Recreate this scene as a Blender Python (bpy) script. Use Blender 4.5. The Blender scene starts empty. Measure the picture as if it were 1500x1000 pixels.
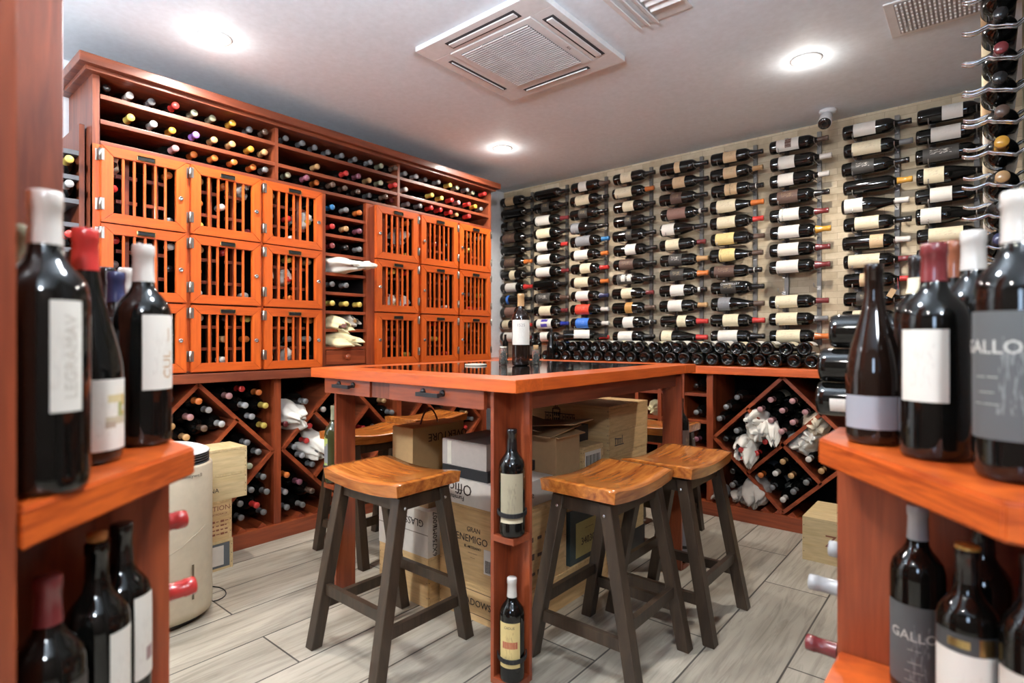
import bpy, bmesh, math, random
from mathutils import Vector, Matrix, noise
random.seed(7)
C = bpy.context.scene.collection
SC = bpy.context.scene
R = random.uniform
PI = math.pi

# ------------------------------------------------------------------ camera model (eye 1.0 m high, level lens)
F, EYE, HZ = 824.0, 1.0, 495.0
YAW = math.atan2(690, 824)
SN, CS = math.sin(YAW), math.cos(YAW)
def ray(px):
    t = (px - 750) / F
    return -SN + t * CS, CS + t * SN
def on_x(px, py, X):
    dx, dy = ray(px); k = X / dx
    return Vector((X, k * dy, EYE - (py - HZ) * k / F))
def on_y(px, py, Y):
    dx, dy = ray(px); k = Y / dy
    return Vector((k * dx, Y, EYE - (py - HZ) * k / F))
def depth(px, k):
    dx, dy = ray(px)
    return k * dx, k * dy

# ------------------------------------------------------------------ materials
MATS = {}
def new_mat(name):
    m = bpy.data.materials.new(name); m.use_nodes = True
    nt = m.node_tree
    return m, nt, nt.nodes, nt.links, nt.nodes['Principled BSDF']
def plain(name, col, rough=0.5, metal=0.0, coat=0.0, emit=None, spec=0.5):
    if name in MATS: return MATS[name]
    m, nt, N, L, P = new_mat(name)
    # a faint mottling keeps the surface from reading as flat plastic
    tc = N.new('ShaderNodeTexCoord'); nz = N.new('ShaderNodeTexNoise'); nz.inputs['Scale'].default_value = 40
    L.new(tc.outputs['Object'], nz.inputs['Vector'])
    mx = N.new('ShaderNodeMix'); mx.data_type = 'RGBA'
    mx.inputs[6].default_value = (*[c * 0.9 for c in col], 1); mx.inputs[7].default_value = (*[min(1, c * 1.08) for c in col], 1)
    L.new(nz.outputs['Fac'], mx.inputs[0]); L.new(mx.outputs[2], P.inputs['Base Color'])
    P.inputs['Roughness'].default_value = rough; P.inputs['Metallic'].default_value = metal
    P.inputs['Coat Weight'].default_value = coat; P.inputs['Coat Roughness'].default_value = 0.08
    P.inputs['Specular IOR Level'].default_value = spec
    if emit:
        P.inputs['Emission Color'].default_value = (*emit[0], 1); P.inputs['Emission Strength'].default_value = emit[1]
    MATS[name] = m
    return m
def wood(name, c1, c2, axis='Y', scale=1.0, rough=0.35, coat=0.25, stretch=12, dark=None, contrast=(0.35, 0.68)):
    if name in MATS: return MATS[name]
    m, nt, N, L, P = new_mat(name)
    tc = N.new('ShaderNodeTexCoord'); mp = N.new('ShaderNodeMapping')
    s = [14 * scale] * 3
    for a_ in axis: s['XYZ'.index(a_)] = 14 * scale / stretch
    mp.inputs['Scale'].default_value = s
    L.new(tc.outputs['Object'], mp.inputs['Vector'])
    n1 = N.new('ShaderNodeTexNoise'); n1.inputs['Scale'].default_value = 1.6; n1.inputs['Detail'].default_value = 6; n1.inputs['Distortion'].default_value = 1.2
    n2 = N.new('ShaderNodeTexNoise'); n2.inputs['Scale'].default_value = 9; n2.inputs['Detail'].default_value = 3
    L.new(mp.outputs[0], n1.inputs['Vector']); L.new(mp.outputs[0], n2.inputs['Vector'])
    r1 = N.new('ShaderNodeValToRGB'); r1.color_ramp.elements[0].position = contrast[0]; r1.color_ramp.elements[1].position = contrast[1]
    r1.color_ramp.elements[0].color = (*c1, 1); r1.color_ramp.elements[1].color = (*c2, 1)
    if dark:
        e = r1.color_ramp.elements.new(contrast[0] - 0.12); e.color = (*dark, 1)
    L.new(n1.outputs['Fac'], r1.inputs[0])
    mx = N.new('ShaderNodeMix'); mx.data_type = 'RGBA'; mx.blend_type = 'MULTIPLY'; mx.inputs[0].default_value = 0.35
    r2 = N.new('ShaderNodeValToRGB'); r2.color_ramp.elements[0].color = (0.45, 0.4, 0.38, 1); r2.color_ramp.elements[0].position = .3; r2.color_ramp.elements[1].position = .65
    L.new(n2.outputs['Fac'], r2.inputs[0])
    L.new(r1.outputs[0], mx.inputs[6]); L.new(r2.outputs[0], mx.inputs[7]); L.new(mx.outputs[2], P.inputs['Base Color'])
    P.inputs['Roughness'].default_value = rough; P.inputs['Coat Weight'].default_value = coat; P.inputs['Coat Roughness'].default_value = 0.12
    bp = N.new('ShaderNodeBump'); bp.inputs['Strength'].default_value = 0.06; bp.inputs['Distance'].default_value = 0.002
    L.new(n2.outputs['Fac'], bp.inputs['Height']); L.new(bp.outputs[0], P.inputs['Normal'])
    MATS[name] = m
    return m
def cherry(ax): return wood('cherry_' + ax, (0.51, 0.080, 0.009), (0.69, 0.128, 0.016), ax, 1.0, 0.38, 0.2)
def shelfwood(): return wood('cherry_shelf', (0.36, 0.050, 0.007), (0.66, 0.120, 0.016), 'XY', 5.5, 0.36, 0.25, 16, None, (.38, .60))
def mahog_shade(ax): return wood('mahogany_shade_' + ax, (0.13, 0.028, 0.012), (0.26, 0.062, 0.023), ax, 1.0, 0.42, 0.15)  # doors' wood again, with the shade on carcass and crown put into the tone
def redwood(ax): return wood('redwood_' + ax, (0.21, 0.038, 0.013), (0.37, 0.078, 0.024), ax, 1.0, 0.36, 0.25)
def pine(ax): return wood('pine_' + ax, (0.58, 0.36, 0.155), (0.76, 0.52, 0.26), ax, 0.9, 0.6, 0.0, 9, None, (0.3, 0.75))
def pale_pine(ax): return wood('pale_pine_' + ax, (0.62, 0.45, 0.22), (0.72, 0.56, 0.31), ax, 0.9, 0.6, 0.0, 9, None, (0.3, 0.75))
def acacia(ax): return wood('acacia_' + ax, (0.33, 0.082, 0.016), (0.66, 0.225, 0.040), ax, 1.4, 0.25, 0.5, 9, (0.12, 0.03, 0.012))
STOOLDARK = lambda: wood('stool_dark', (0.028, 0.017, 0.010), (0.062, 0.038, 0.022), 'Z', 1.2, 0.4, 0.05)
BLACK = plain('black_backing', (0.010, 0.008, 0.008), 0.9, spec=0.1)  # interior shade put into backs and partitions; plain black under the table glass
GLASS = plain('wine_glass_dark', (0.004, 0.004, 0.0035), 0.06, 0, 0.0, spec=.5)
BROWNGLASS = plain('wine_glass_brown', (0.012, 0.006, 0.004), 0.06, 0, 0.0)
OLIVEGLASS = plain('wine_glass_olive', (0.035, 0.036, 0.012), 0.1, 0, 0.5)
CHROME = plain('chrome', (0.75, 0.76, 0.78), 0.22, 1.0)
STEEL = plain('brushed_steel', (0.17, 0.155, 0.14), 0.5, 0.6)
IRON = plain('dark_iron', (0.035, 0.034, 0.036), 0.45, 0.6)
INK = plain('ink', (0.035, 0.022, 0.018), 0.8)
INKBLUE = plain('ink_soft', (0.10, 0.07, 0.05), 0.8)
WHITE = plain('white_paint', (0.74, 0.75, 0.77), 0.6)
PLASTIC = plain('white_plastic', (0.70, 0.70, 0.71), 0.45)
PAPER = plain('tissue_paper', (0.74, 0.70, 0.62), 0.85)
YPAPER = plain('yellow_tissue', (0.78, 0.68, 0.40), 0.85)
GREYPAPER = plain('grey_tissue', (0.36, 0.32, 0.28), 0.85)
CARD = plain('cardboard', (0.42, 0.26, 0.13), 0.8)
WCARD = plain('white_cardboard', (0.66, 0.60, 0.53), 0.7)
BLACKCARD = plain('black_card', (0.012, 0.013, 0.015), 0.5)
CREAMPLASTIC = plain('cream_plastic', (0.62, 0.54, 0.40), 0.4)

def label_mat(name, col, ink=(0.12, 0.08, 0.06), amount=0.5):
    """Paper label: fine printed-line pattern kept in the label's middle, by its own UVs."""
    key = 'label_' + name
    if key in MATS: return MATS[key]
    m, nt, N, L, P = new_mat(key)
    uv = N.new('ShaderNodeUVMap'); sep = N.new('ShaderNodeSeparateXYZ'); L.new(uv.outputs[0], sep.inputs[0])
    mp = N.new('ShaderNodeMapping'); mp.inputs['Scale'].default_value = (34, 7, 1); L.new(uv.outputs[0], mp.inputs[0])
    nz = N.new('ShaderNodeTexNoise'); nz.inputs['Scale'].default_value = 1.0; nz.inputs['Detail'].default_value = 1
    L.new(mp.outputs[0], nz.inputs['Vector'])
    def win(sock, a, b):
        g = N.new('ShaderNodeMath'); g.operation = 'GREATER_THAN'; g.inputs[1].default_value = a; L.new(sock, g.inputs[0])
        l = N.new('ShaderNodeMath'); l.operation = 'LESS_THAN'; l.inputs[1].default_value = b; L.new(sock, l.inputs[0])
        q = N.new('ShaderNodeMath'); q.operation = 'MULTIPLY'; L.new(g.outputs[0], q.inputs[0]); L.new(l.outputs[0], q.inputs[1])
        return q.outputs[0]
    a = win(sep.outputs[0], 0.36, 0.64); b = win(sep.outputs[1], 0.2, 0.8)
    lines = N.new('ShaderNodeMath'); lines.operation = 'GREATER_THAN'; lines.inputs[1].default_value = 0.58; L.new(nz.outputs['Fac'], lines.inputs[0])
    q = N.new('ShaderNodeMath'); q.operation = 'MULTIPLY'; L.new(a, q.inputs[0]); L.new(b, q.inputs[1])
    q2 = N.new('ShaderNodeMath'); q2.operation = 'MULTIPLY'; L.new(q.outputs[0], q2.inputs[0]); L.new(lines.outputs[0], q2.inputs[1])
    q3 = N.new('ShaderNodeMath'); q3.operation = 'MULTIPLY'; q3.inputs[1].default_value = amount; L.new(q2.outputs[0], q3.inputs[0])
    mx = N.new('ShaderNodeMix'); mx.data_type = 'RGBA'; mx.inputs[6].default_value = (*col, 1); mx.inputs[7].default_value = (*ink, 1)
    L.new(q3.outputs[0], mx.inputs[0]); L.new(mx.outputs[2], P.inputs['Base Color'])
    P.inputs['Roughness'].default_value = 0.6
    MATS[key] = m
    return m
LAB = {  # code: (colour, word, ink, ink amount)
    'W': ((0.70, 0.66, 0.59), 'white label', (0.3, 0.22, 0.18), 0.14),
    'C': ((0.70, 0.61, 0.42), 'cream label', (0.25, 0.15, 0.08), 0.35),
    'Y': ((0.68, 0.52, 0.22), 'yellow label', (0.25, 0.12, 0.05), 0.35),
    'T': ((0.60, 0.42, 0.24), 'tan label', (0.15, 0.08, 0.05), 0.4),
    'O': ((0.48, 0.24, 0.06), 'ochre label', (0.15, 0.08, 0.05), 0.3),
    'G': ((0.20, 0.20, 0.21), 'grey label', (0.05, 0.05, 0.05), 0.3),
    'H': ((0.085, 0.088, 0.088), 'slate label', (0.4, 0.4, 0.4), 0.3),
    'B': ((0.10, 0.055, 0.040), 'brown label', (0.45, 0.3, 0.15), 0.4),
    'M': ((0.24, 0.13, 0.10), 'mauve-brown label', (0.1, 0.05, 0.03), 0.3),
    'D': ((0.035, 0.03, 0.025), 'dark label', (0.5, 0.38, 0.18), 0.55),
    'P': ((0.05, 0.045, 0.04), 'black-and-white patterned label', (0.6, 0.56, 0.5), 0.9),
    'R': ((0.70, 0.055, 0.025), 'red label', (0.8, 0.5, 0.4), 0.3),
    'U': ((0.04, 0.17, 0.62), 'blue label', (0.5, 0.6, 0.8), 0.3),
    'V': ((0.70, 0.66, 0.59), 'white label with purple diamonds', (0.05, 0.03, 0.3), 0.0),
    'S': ((0.30, 0.30, 0.33), 'silver band label', (0.1, 0.1, 0.1), 0.0),
}
CAP = {
    'x': ((0.30, 0.10, 0.05), 'terracotta'), 'k': ((0.012, 0.011, 0.011), 'black'), 'r': ((0.50, 0.035, 0.030), 'red'), 'm': ((0.17, 0.028, 0.030), 'maroon'),
    'o': ((0.58, 0.16, 0.035), 'orange'), 't': ((0.46, 0.27, 0.12), 'tan'), 'g': ((0.16, 0.16, 0.16), 'grey'),
    'b': ((0.02, 0.04, 0.28), 'blue'), 's': ((0.03, 0.16, 0.36), 'sky-blue'), 'n': ((0.03, 0.035, 0.09), 'navy'), 'w': ((0.62, 0.58, 0.53), 'white'),
    'p': ((0.42, 0.22, 0.22), 'pink'), 'y': ((0.60, 0.45, 0.10), 'yellow'), 'd': ((0.60, 0.30, 0.04), 'gold'), 'v': ((0.30, 0.16, 0.55), 'lilac'),
    'e': ((0.09, 0.055, 0.04), 'brown'), 'l': ((0.30, 0.30, 0.20), 'olive'), 'h': ((0.38, 0.38, 0.38), 'silver'), 'u': ((0.20, 0.07, 0.10), 'mauve'),
}
def lab_m(c): return label_mat(c, LAB[c][0], LAB[c][2], LAB[c][3])
def cap_m(c): return plain('capsule_' + c, CAP[c][0], 0.24, 0.0, 0.3)

# ------------------------------------------------------------------ mesh building
class P:
    def __init__(s): s.bm = bmesh.new()
    def box(s, x0, x1, y0, y1, z0, z1, bev=0.0, M=None, mi=0):
        b = bmesh.new(); bmesh.ops.create_cube(b, size=1)
        for v in b.verts: v.co = Vector(((x0 + x1) / 2 + v.co.x * (x1 - x0), (y0 + y1) / 2 + v.co.y * (y1 - y0), (z0 + z1) / 2 + v.co.z * (z1 - z0)))
        if bev: bmesh.ops.bevel(b, geom=b.edges[:], offset=bev, segments=2, affect='EDGES', profile=0.7)
        return s.add(b, M, mi)
    def add(s, b, M=None, mi=0):
        if M is not None: bmesh.ops.transform(b, matrix=M, verts=b.verts)
        mp = {v: s.bm.verts.new(v.co) for v in b.verts}
        for f in b.faces:
            try:
                g = s.bm.faces.new([mp[v] for v in f.verts]); g.material_index = mi if mi else f.material_index; g.smooth = f.smooth
            except ValueError: pass
        b.free(); return s
    def prism(s, pts, z0, z1, M=None, mi=0, bev=0.0):
        b = bmesh.new()
        lo = [b.verts.new((x, y, z0)) for x, y in pts]; hi = [b.verts.new((x, y, z1)) for x, y in pts]
        n = len(pts)
        b.faces.new(lo[::-1]); b.faces.new(hi)
        for i in range(n): b.faces.new((lo[i], lo[(i + 1) % n], hi[(i + 1) % n], hi[i]))
        bmesh.ops.recalc_face_normals(b, faces=b.faces)
        if bev: bmesh.ops.bevel(b, geom=b.edges[:], offset=bev, segments=2, affect='EDGES')
        return s.add(b, M, mi)
    def lathe(s, prof, seg=20, M=None, mi=0, smooth=True):
        b = bmesh.new(); rings = []
        for r, z in prof:
            if r < 1e-6: rings.append([b.verts.new((0, 0, z))])
            else: rings.append([b.verts.new((r * math.cos(2 * PI * i / seg), r * math.sin(2 * PI * i / seg), z)) for i in range(seg)])
        for A, B in zip(rings, rings[1:]):
            for i in range(seg):
                j = (i + 1) % seg
                if len(A) == 1 and len(B) == 1: continue
                if len(A) == 1: f = b.faces.new((A[0], B[j], B[i]))
                elif len(B) == 1: f = b.faces.new((A[i], A[j], B[0]))
                else: f = b.faces.new((A[i], A[j], B[j], B[i]))
                f.smooth = smooth
        bmesh.ops.recalc_face_normals(b, faces=b.faces)
        return s.add(b, M, mi)
    def cyl(s, p0, p1, r, seg=12, mi=0, r1=None):
        p0, p1 = Vector(p0), Vector(p1); d = p1 - p0
        M = Matrix.Translation(p0) @ d.to_track_quat('Z', 'Y').to_matrix().to_4x4()
        r1 = r if r1 is None else r1
        return s.lathe([(0, 0), (r, 0), (r1, d.length), (0, d.length)], seg, M, mi, True)
    def bar(s, p0, p1, w, h, up=(0, 0, 1), mi=0, bev=0.0):
        p0, p1 = Vector(p0), Vector(p1); d = (p1 - p0); L = d.length; d.normalize()
        u = Vector(up); sx = d.cross(u)
        if sx.length < 1e-5: sx = d.cross(Vector((1, 0, 0)))
        sx.normalize(); uz = sx.cross(d)
        M = Matrix((( *sx, 0), (*d, 0), (*uz, 0), (0, 0, 0, 1))).transposed(); M.translation = p0
        return s.box(-w / 2, w / 2, 0, L, -h / 2, h / 2, bev, M, mi)
    def tube(s, path, r, seg=8, mi=0):
        b = bmesh.new(); pts = [Vector(p) for p in path]; rings = []
        for i, p in enumerate(pts):
            d = (pts[min(i + 1, len(pts) - 1)] - pts[max(i - 1, 0)]).normalized()
            q = d.to_track_quat('Z', 'Y')
            rings.append([b.verts.new(p + q @ Vector((r * math.cos(2 * PI * k / seg), r * math.sin(2 * PI * k / seg), 0))) for k in range(seg)])
        for A, B in zip(rings, rings[1:]):
            best = min(range(seg), key=lambda o: (A[0].co - B[o].co).length)
            for k in range(seg):
                f = b.faces.new((A[k], A[(k + 1) % seg], B[(k + 1 + best) % seg], B[(k + best) % seg])); f.smooth = True
        b.faces.new(rings[0][::-1]); b.faces.new(rings[-1])
        bmesh.ops.recalc_face_normals(b, faces=b.faces)
        return s.add(b, None, mi)
    def mesh(s, name, *mats):
        me = bpy.data.meshes.new(name); s.bm.to_mesh(me); s.bm.free()
        for m in mats: me.materials.append(m)
        return me
    def obj(s, name, mat, parent=None, label=None):
        me = s.mesh(name, *(mat if isinstance(mat, (list, tuple)) else [mat]))
        o = bpy.data.objects.new(name, me); C.objects.link(o)
        if parent is not None: o.parent = parent
        if label: o['label'] = label
        return o
SEEN = {}
def tag(o, label, cat, group=None, kind=None):
    o['label'] = label; o['category'] = cat
    if group: o['group'] = group
    if kind: o['kind'] = kind
    SEEN[label] = SEEN.get(label, 0) + 1
    return o
def thing(name, label, cat, loc=(0, 0, 0), rz=0.0, group=None):
    o = bpy.data.objects.new(name, None); C.objects.link(o); o.location = loc; o.rotation_euler = (0, 0, rz); o.empty_display_size = 0.05
    return tag(o, label, cat, group)
def struct(p, name, mat):
    o = p.obj(name, mat); o['kind'] = 'structure'; return o

def text_bm(body, size, extrude=0.0004, align='CENTER', res=2, shear=0.0, space=1.0):
    cu = bpy.data.curves.new('t', 'FONT'); cu.body = body; cu.size = size; cu.extrude = extrude; cu.align_x = align; cu.align_y = 'CENTER'
    cu.resolution_u = res; cu.shear = shear; cu.space_character = space
    o = bpy.data.objects.new('t', cu); C.objects.link(o)
    dg = bpy.context.evaluated_depsgraph_get(); dg.update()
    me = bpy.data.meshes.new_from_object(o.evaluated_get(dg))
    b = bmesh.new(); b.from_mesh(me)
    bpy.data.objects.remove(o); bpy.data.curves.remove(cu); bpy.data.meshes.remove(me)
    return b
def frame(origin, xdir, ydir):
    x = Vector(xdir).normalized(); y = Vector(ydir).normalized(); z = x.cross(y)
    M = Matrix(((*x, 0), (*y, 0), (*z, 0), (0, 0, 0, 1))).transposed(); M.translation = Vector(origin)
    return M
def lettering(rows, mat, parent, origin, xdir, ydir, name='lettering', rot=0.0):
    """rows: (text, size, x, y); flat printed letters lying on a face."""
    p = P(); M = frame(origin, xdir, ydir) @ Matrix.Rotation(rot, 4, 'Z')
    for t, sz, x, y in rows:
        p.add(text_bm(t, sz), M @ Matrix.Translation((x, y, 0.0005)))
    return p.obj(name, mat, parent)

# ------------------------------------------------------------------ bottles
BORD = [(0, .020), (.012, .017), (.024, .005), (.028, 0), (.0345, .002), (.0372, .009), (.0375, .02), (.0375, .186), (.0368, .199), (.0335, .211), (.0270, .221), (.0205, .229), (.0160, .238), (.0138, .250), (.0130, .284), (.0142, .285), (.0142, .298), (.0130, .300), (0, .300)]
BURG = [(0, .020), (.012, .017), (.026, .005), (.030, 0), (.0375, .002), (.0405, .009), (.0410, .02), (.0410, .112), (.0402, .126), (.0375, .143), (.0330, .163), (.0275, .184), (.0220, .206), (.0175, .226), (.0145, .248), (.0132, .284), (.0143, .285), (.0143, .298), (.0130, .300), (0, .300)]
PROF = {'b': BORD, 'u': BURG}
MCACHE = {}
def rad_at(prof, z):
    pts = [q for q in prof[4:]]
    for (r0, z0), (r1, z1) in zip(pts, pts[1:]):
        if z0 <= z <= z1: return r0 + (r1 - r0) * (z - z0) / max(1e-6, z1 - z0)
    return pts[0][0]
def glass_mesh(kind, seg):
    k = ('g', kind, seg)
    if k not in MCACHE: MCACHE[k] = P().lathe(PROF[kind], seg).mesh('bottle_glass', GLASS)
    return MCACHE[k]
def cap_mesh(kind, seg, z0):
    k = ('c', kind, seg, z0)
    if k not in MCACHE:
        pr = [(rad_at(PROF[kind], z0) + .0007, z0), (rad_at(PROF[kind], .262) + .0008, .262), (.0140, .2835), (.0150, .2845), (.0150, .2985), (.0138, .3010), (0, .3010)]
        MCACHE[k] = P().lathe(pr, seg).mesh('capsule', cap_m('k'))
    return MCACHE[k]
def label_mesh(kind, z0, z1, half, mid=0.0):
    k = ('l', kind, round(z0, 3), round(z1, 3), round(half, 2), round(mid, 2))
    if k not in MCACHE:
        b = bmesh.new(); uvl = b.loops.layers.uv.new('UVMap'); nu, nv = 18, 5; g = []
        for j in range(nv + 1):
            z = z0 + (z1 - z0) * j / nv; r = rad_at(PROF[kind], z) + .0006
            g.append([b.verts.new((r * math.cos(mid - half + 2 * half * i / nu), r * math.sin(mid - half + 2 * half * i / nu), z)) for i in range(nu + 1)])
        for j in range(nv):
            for i in range(nu):
                f = b.faces.new((g[j][i], g[j][i + 1], g[j + 1][i + 1], g[j + 1][i])); f.smooth = True
                for lp, (u, v) in zip(f.loops, ((i, j), (i + 1, j), (i + 1, j + 1), (i, j + 1))): lp[uvl].uv = (0.5 + (u / nu - .5) * half / 1.3, v / nv)
        me = bpy.data.meshes.new('label'); b.to_mesh(me); b.free(); me.materials.append(lab_m('W'))
        MCACHE[k] = me
    return MCACHE[k]
def link(o, parent, mat=None):
    C.objects.link(o); o.parent = parent
    if mat is not None:
        o.material_slots[0].link = 'OBJECT'; o.material_slots[0].material = mat
    return o
NB = [0]
def bottle(base, neck, label, face=None, kind='b', scale=1.0, cap='k', lab=None, seg=16, group=None, z0=.245, glass=None, half=1.35, roll=0.0, name='wine_bottle', slim=1.0):
    """One bottle: Empty at the base centre, children bottle_glass, capsule, label. lab: (code, z0, z1)."""
    NB[0] += 1
    d = Vector(neck).normalized()
    f = Vector(face) if face is not None else Vector((0.3, -0.2, 1))
    x = (f - d * f.dot(d)).normalized(); y = d.cross(x)
    M = Matrix(((*x, 0), (*y, 0), (*d, 0), (0, 0, 0, 1))).transposed() @ Matrix.Rotation(roll, 4, 'Z')
    o = bpy.data.objects.new(name, None); C.objects.link(o); o.empty_display_size = .03
    o.location = base; o.rotation_euler = M.to_euler(); o.scale = (scale * slim, scale * slim, scale)
    tag(o, label, 'bottle', group)
    link(bpy.data.objects.new('bottle_glass', glass_mesh(kind, seg)), o, glass)
    if cap: link(bpy.data.objects.new('capsule', cap_mesh(kind, seg, z0)), o, cap_m(cap))
    for q in ([lab] if isinstance(lab, tuple) else (lab or [])):
        c, a, b = q[:3]
        link(bpy.data.objects.new('label', label_mesh(kind, a * .3, b * .3, q[3] if len(q) > 3 else half, q[4] if len(q) > 4 else 0.0)), o, lab_m(c))
    return o
def bent_text(o, kind, rows, mat, name='lettering', vertical=False):
    """Letters wrapped round a bottle's side: rows of (text, size, angle, height on the bottle)."""
    p = P()
    for t, sz, ang, z in rows:
        b = text_bm(t, sz)
        if vertical: bmesh.ops.rotate(b, cent=(0, 0, 0), matrix=Matrix.Rotation(PI / 2, 3, 'Z'), verts=b.verts)
        bmesh.ops.subdivide_edges(b, edges=[e for e in b.edges if e.calc_length() > .004], cuts=2)
        for v in b.verts:
            zz = z + v.co.y; r = rad_at(PROF[kind], zz) + .0009 + v.co.z * .4; a = ang + v.co.x / r
            v.co = Vector((r * math.cos(a), r * math.sin(a), zz))
        p.add(b)
    return p.obj(name, mat, o)
ORD = ['first', 'second', 'third', 'fourth', 'fifth', 'sixth', 'seventh', 'eighth', 'ninth', 'tenth', 'eleventh', 'twelfth', 'thirteenth', 'fourteenth', 'fifteenth', 'sixteenth', 'seventeenth', 'eighteenth', 'nineteenth', 'twentieth', 'twenty-first', 'twenty-second', 'twenty-third', 'twenty-fourth', 'twenty-fifth']
# ------------------------------------------------------------------ room
XA, YB, ZC = -3.06, 3.55, 2.21
def floor_mat():
    m, nt, N, L, Pn = new_mat('floor_planks')
    tc = N.new('ShaderNodeTexCoord'); sep = N.new('ShaderNodeSeparateXYZ'); L.new(tc.outputs['Object'], sep.inputs[0])
    a = N.new('ShaderNodeMath'); a.operation = 'ADD'; a.inputs[1].default_value = 12.25; L.new(sep.outputs[1], a.inputs[0])
    b = N.new('ShaderNodeMath'); b.operation = 'ADD'; b.inputs[1].default_value = 0.69 + 0.232 * 40; L.new(sep.outputs[0], b.inputs[0])
    cmb = N.new('ShaderNodeCombineXYZ'); L.new(a.outputs[0], cmb.inputs[0]); L.new(b.outputs[0], cmb.inputs[1])
    br = N.new('ShaderNodeTexBrick'); br.offset = 0.37; br.offset_frequency = 2; br.inputs['Scale'].default_value = 1
    br.inputs['Brick Width'].default_value = 0.94; br.inputs['Row Height'].default_value = 0.232; br.inputs['Mortar Size'].default_value = 0.003; br.inputs['Bias'].default_value = 0
    br.inputs['Color1'].default_value = (0.37, 0.33, 0.27, 1); br.inputs['Color2'].default_value = (0.50, 0.45, 0.37, 1); br.inputs['Mortar'].default_value = (0.07, 0.06, 0.05, 1)
    L.new(cmb.outputs[0], br.inputs['Vector'])
    mp = N.new('ShaderNodeMapping'); mp.inputs['Scale'].default_value = (26, 2.2, 1); L.new(tc.outputs['Object'], mp.inputs[0])
    n1 = N.new('ShaderNodeTexNoise'); n1.inputs['Scale'].default_value = 1; n1.inputs['Detail'].default_value = 8; n1.inputs['Distortion'].default_value = 1.5; n1.inputs['Roughness'].default_value = .65; L.new(mp.outputs[0], n1.inputs['Vector'])
    mp2 = N.new('ShaderNodeMapping'); mp2.inputs['Scale'].default_value = (5, 1.6, 1); L.new(tc.outputs['Object'], mp2.inputs[0])
    n2 = N.new('ShaderNodeTexNoise'); n2.inputs['Scale'].default_value = 1.3; n2.inputs['Detail'].default_value = 3; L.new(mp2.outputs[0], n2.inputs['Vector'])
    r = N.new('ShaderNodeValToRGB'); r.color_ramp.elements[0].position = .33; r.color_ramp.elements[0].color = (.55, .53, .50, 1); r.color_ramp.elements[1].position = .55; r.color_ramp.elements[1].color = (1.05, 1.04, 1.02, 1)
    L.new(n1.outputs['Fac'], r.inputs[0])
    r2 = N.new('ShaderNodeValToRGB'); r2.color_ramp.elements[0].position = .35; r2.color_ramp.elements[0].color = (.72, .71, .69, 1); r2.color_ramp.elements[1].position = .6
    L.new(n2.outputs['Fac'], r2.inputs[0])
    m1 = N.new('ShaderNodeMix'); m1.data_type = 'RGBA'; m1.blend_type = 'MULTIPLY'; m1.inputs[0].default_value = .8
    m2 = N.new('ShaderNodeMix'); m2.data_type = 'RGBA'; m2.blend_type = 'MULTIPLY'; m2.inputs[0].default_value = .8
    L.new(br.outputs['Color'], m1.inputs[6]); L.new(r.outputs[0], m1.inputs[7]); L.new(m1.outputs[2], m2.inputs[6]); L.new(r2.outputs[0], m2.inputs[7])
    L.new(m2.outputs[2], Pn.inputs['Base Color']); Pn.inputs['Roughness'].default_value = 0.5
    bp = N.new('ShaderNodeBump'); bp.inputs['Strength'].default_value = .25; bp.inputs['Distance'].default_value = .003; bp.invert = True
    L.new(br.outputs['Fac'], bp.inputs['Height']); L.new(bp.outputs[0], Pn.inputs['Normal'])
    return m
def brick_mat():
    m, nt, N, L, Pn = new_mat('stacked_stone')
    tc = N.new('ShaderNodeTexCoord'); sep = N.new('ShaderNodeSeparateXYZ'); L.new(tc.outputs['Object'], sep.inputs[0])
    a = N.new('ShaderNodeMath'); a.operation = 'ADD'; a.inputs[1].default_value = 10; L.new(sep.outputs[0], a.inputs[0])
    cmb = N.new('ShaderNodeCombineXYZ'); L.new(a.outputs[0], cmb.inputs[0]); L.new(sep.outputs[2], cmb.inputs[1])
    def bk(w, h, c1, c2, mo, off):
        br = N.new('ShaderNodeTexBrick'); br.offset = off; br.inputs['Scale'].default_value = 1
        br.inputs['Brick Width'].default_value = w; br.inputs['Row Height'].default_value = h; br.inputs['Mortar Size'].default_value = .0012
        br.inputs['Color1'].default_value = (*c1, 1); br.inputs['Color2'].default_value = (*c2, 1); br.inputs['Mortar'].default_value = (*mo, 1)
        L.new(cmb.outputs[0], br.inputs['Vector']); return br
    b1 = bk(.14, .036, (.46, .36, .235), (.67, .55, .385), (.38, .30, .20), .43)
    n1 = N.new('ShaderNodeTexNoise'); n1.inputs['Scale'].default_value = 30; n1.inputs['Detail'].default_value = 5; L.new(tc.outputs['Object'], n1.inputs['Vector'])
    n2 = N.new('ShaderNodeTexNoise'); n2.inputs['Scale'].default_value = 2.2; L.new(tc.outputs['Object'], n2.inputs['Vector'])
    r = N.new('ShaderNodeValToRGB'); r.color_ramp.elements[0].position = .3; r.color_ramp.elements[0].color = (.8, .78, .75, 1); r.color_ramp.elements[1].position = .65
    L.new(n1.outputs['Fac'], r.inputs[0])
    m1 = N.new('ShaderNodeMix'); m1.data_type = 'RGBA'; m1.blend_type = 'MULTIPLY'; m1.inputs[0].default_value = .7
    L.new(b1.outputs['Color'], m1.inputs[6]); L.new(r.outputs[0], m1.inputs[7])
    L.new(m1.outputs[2], Pn.inputs['Base Color']); Pn.inputs['Roughness'].default_value = .75
    bp = N.new('ShaderNodeBump'); bp.inputs['Strength'].default_value = .4; bp.inputs['Distance'].default_value = .004; bp.invert = True
    L.new(b1.outputs['Fac'], bp.inputs['Height']); L.new(bp.outputs[0], Pn.inputs['Normal'])
    return m
CEIL = plain('ceiling_paint', (0.74, 0.82, 0.90), 0.7)
struct(P().box(-3.16, 1.6, -1.7, 3.65, -0.10, 0), 'floor', floor_mat())
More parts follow.
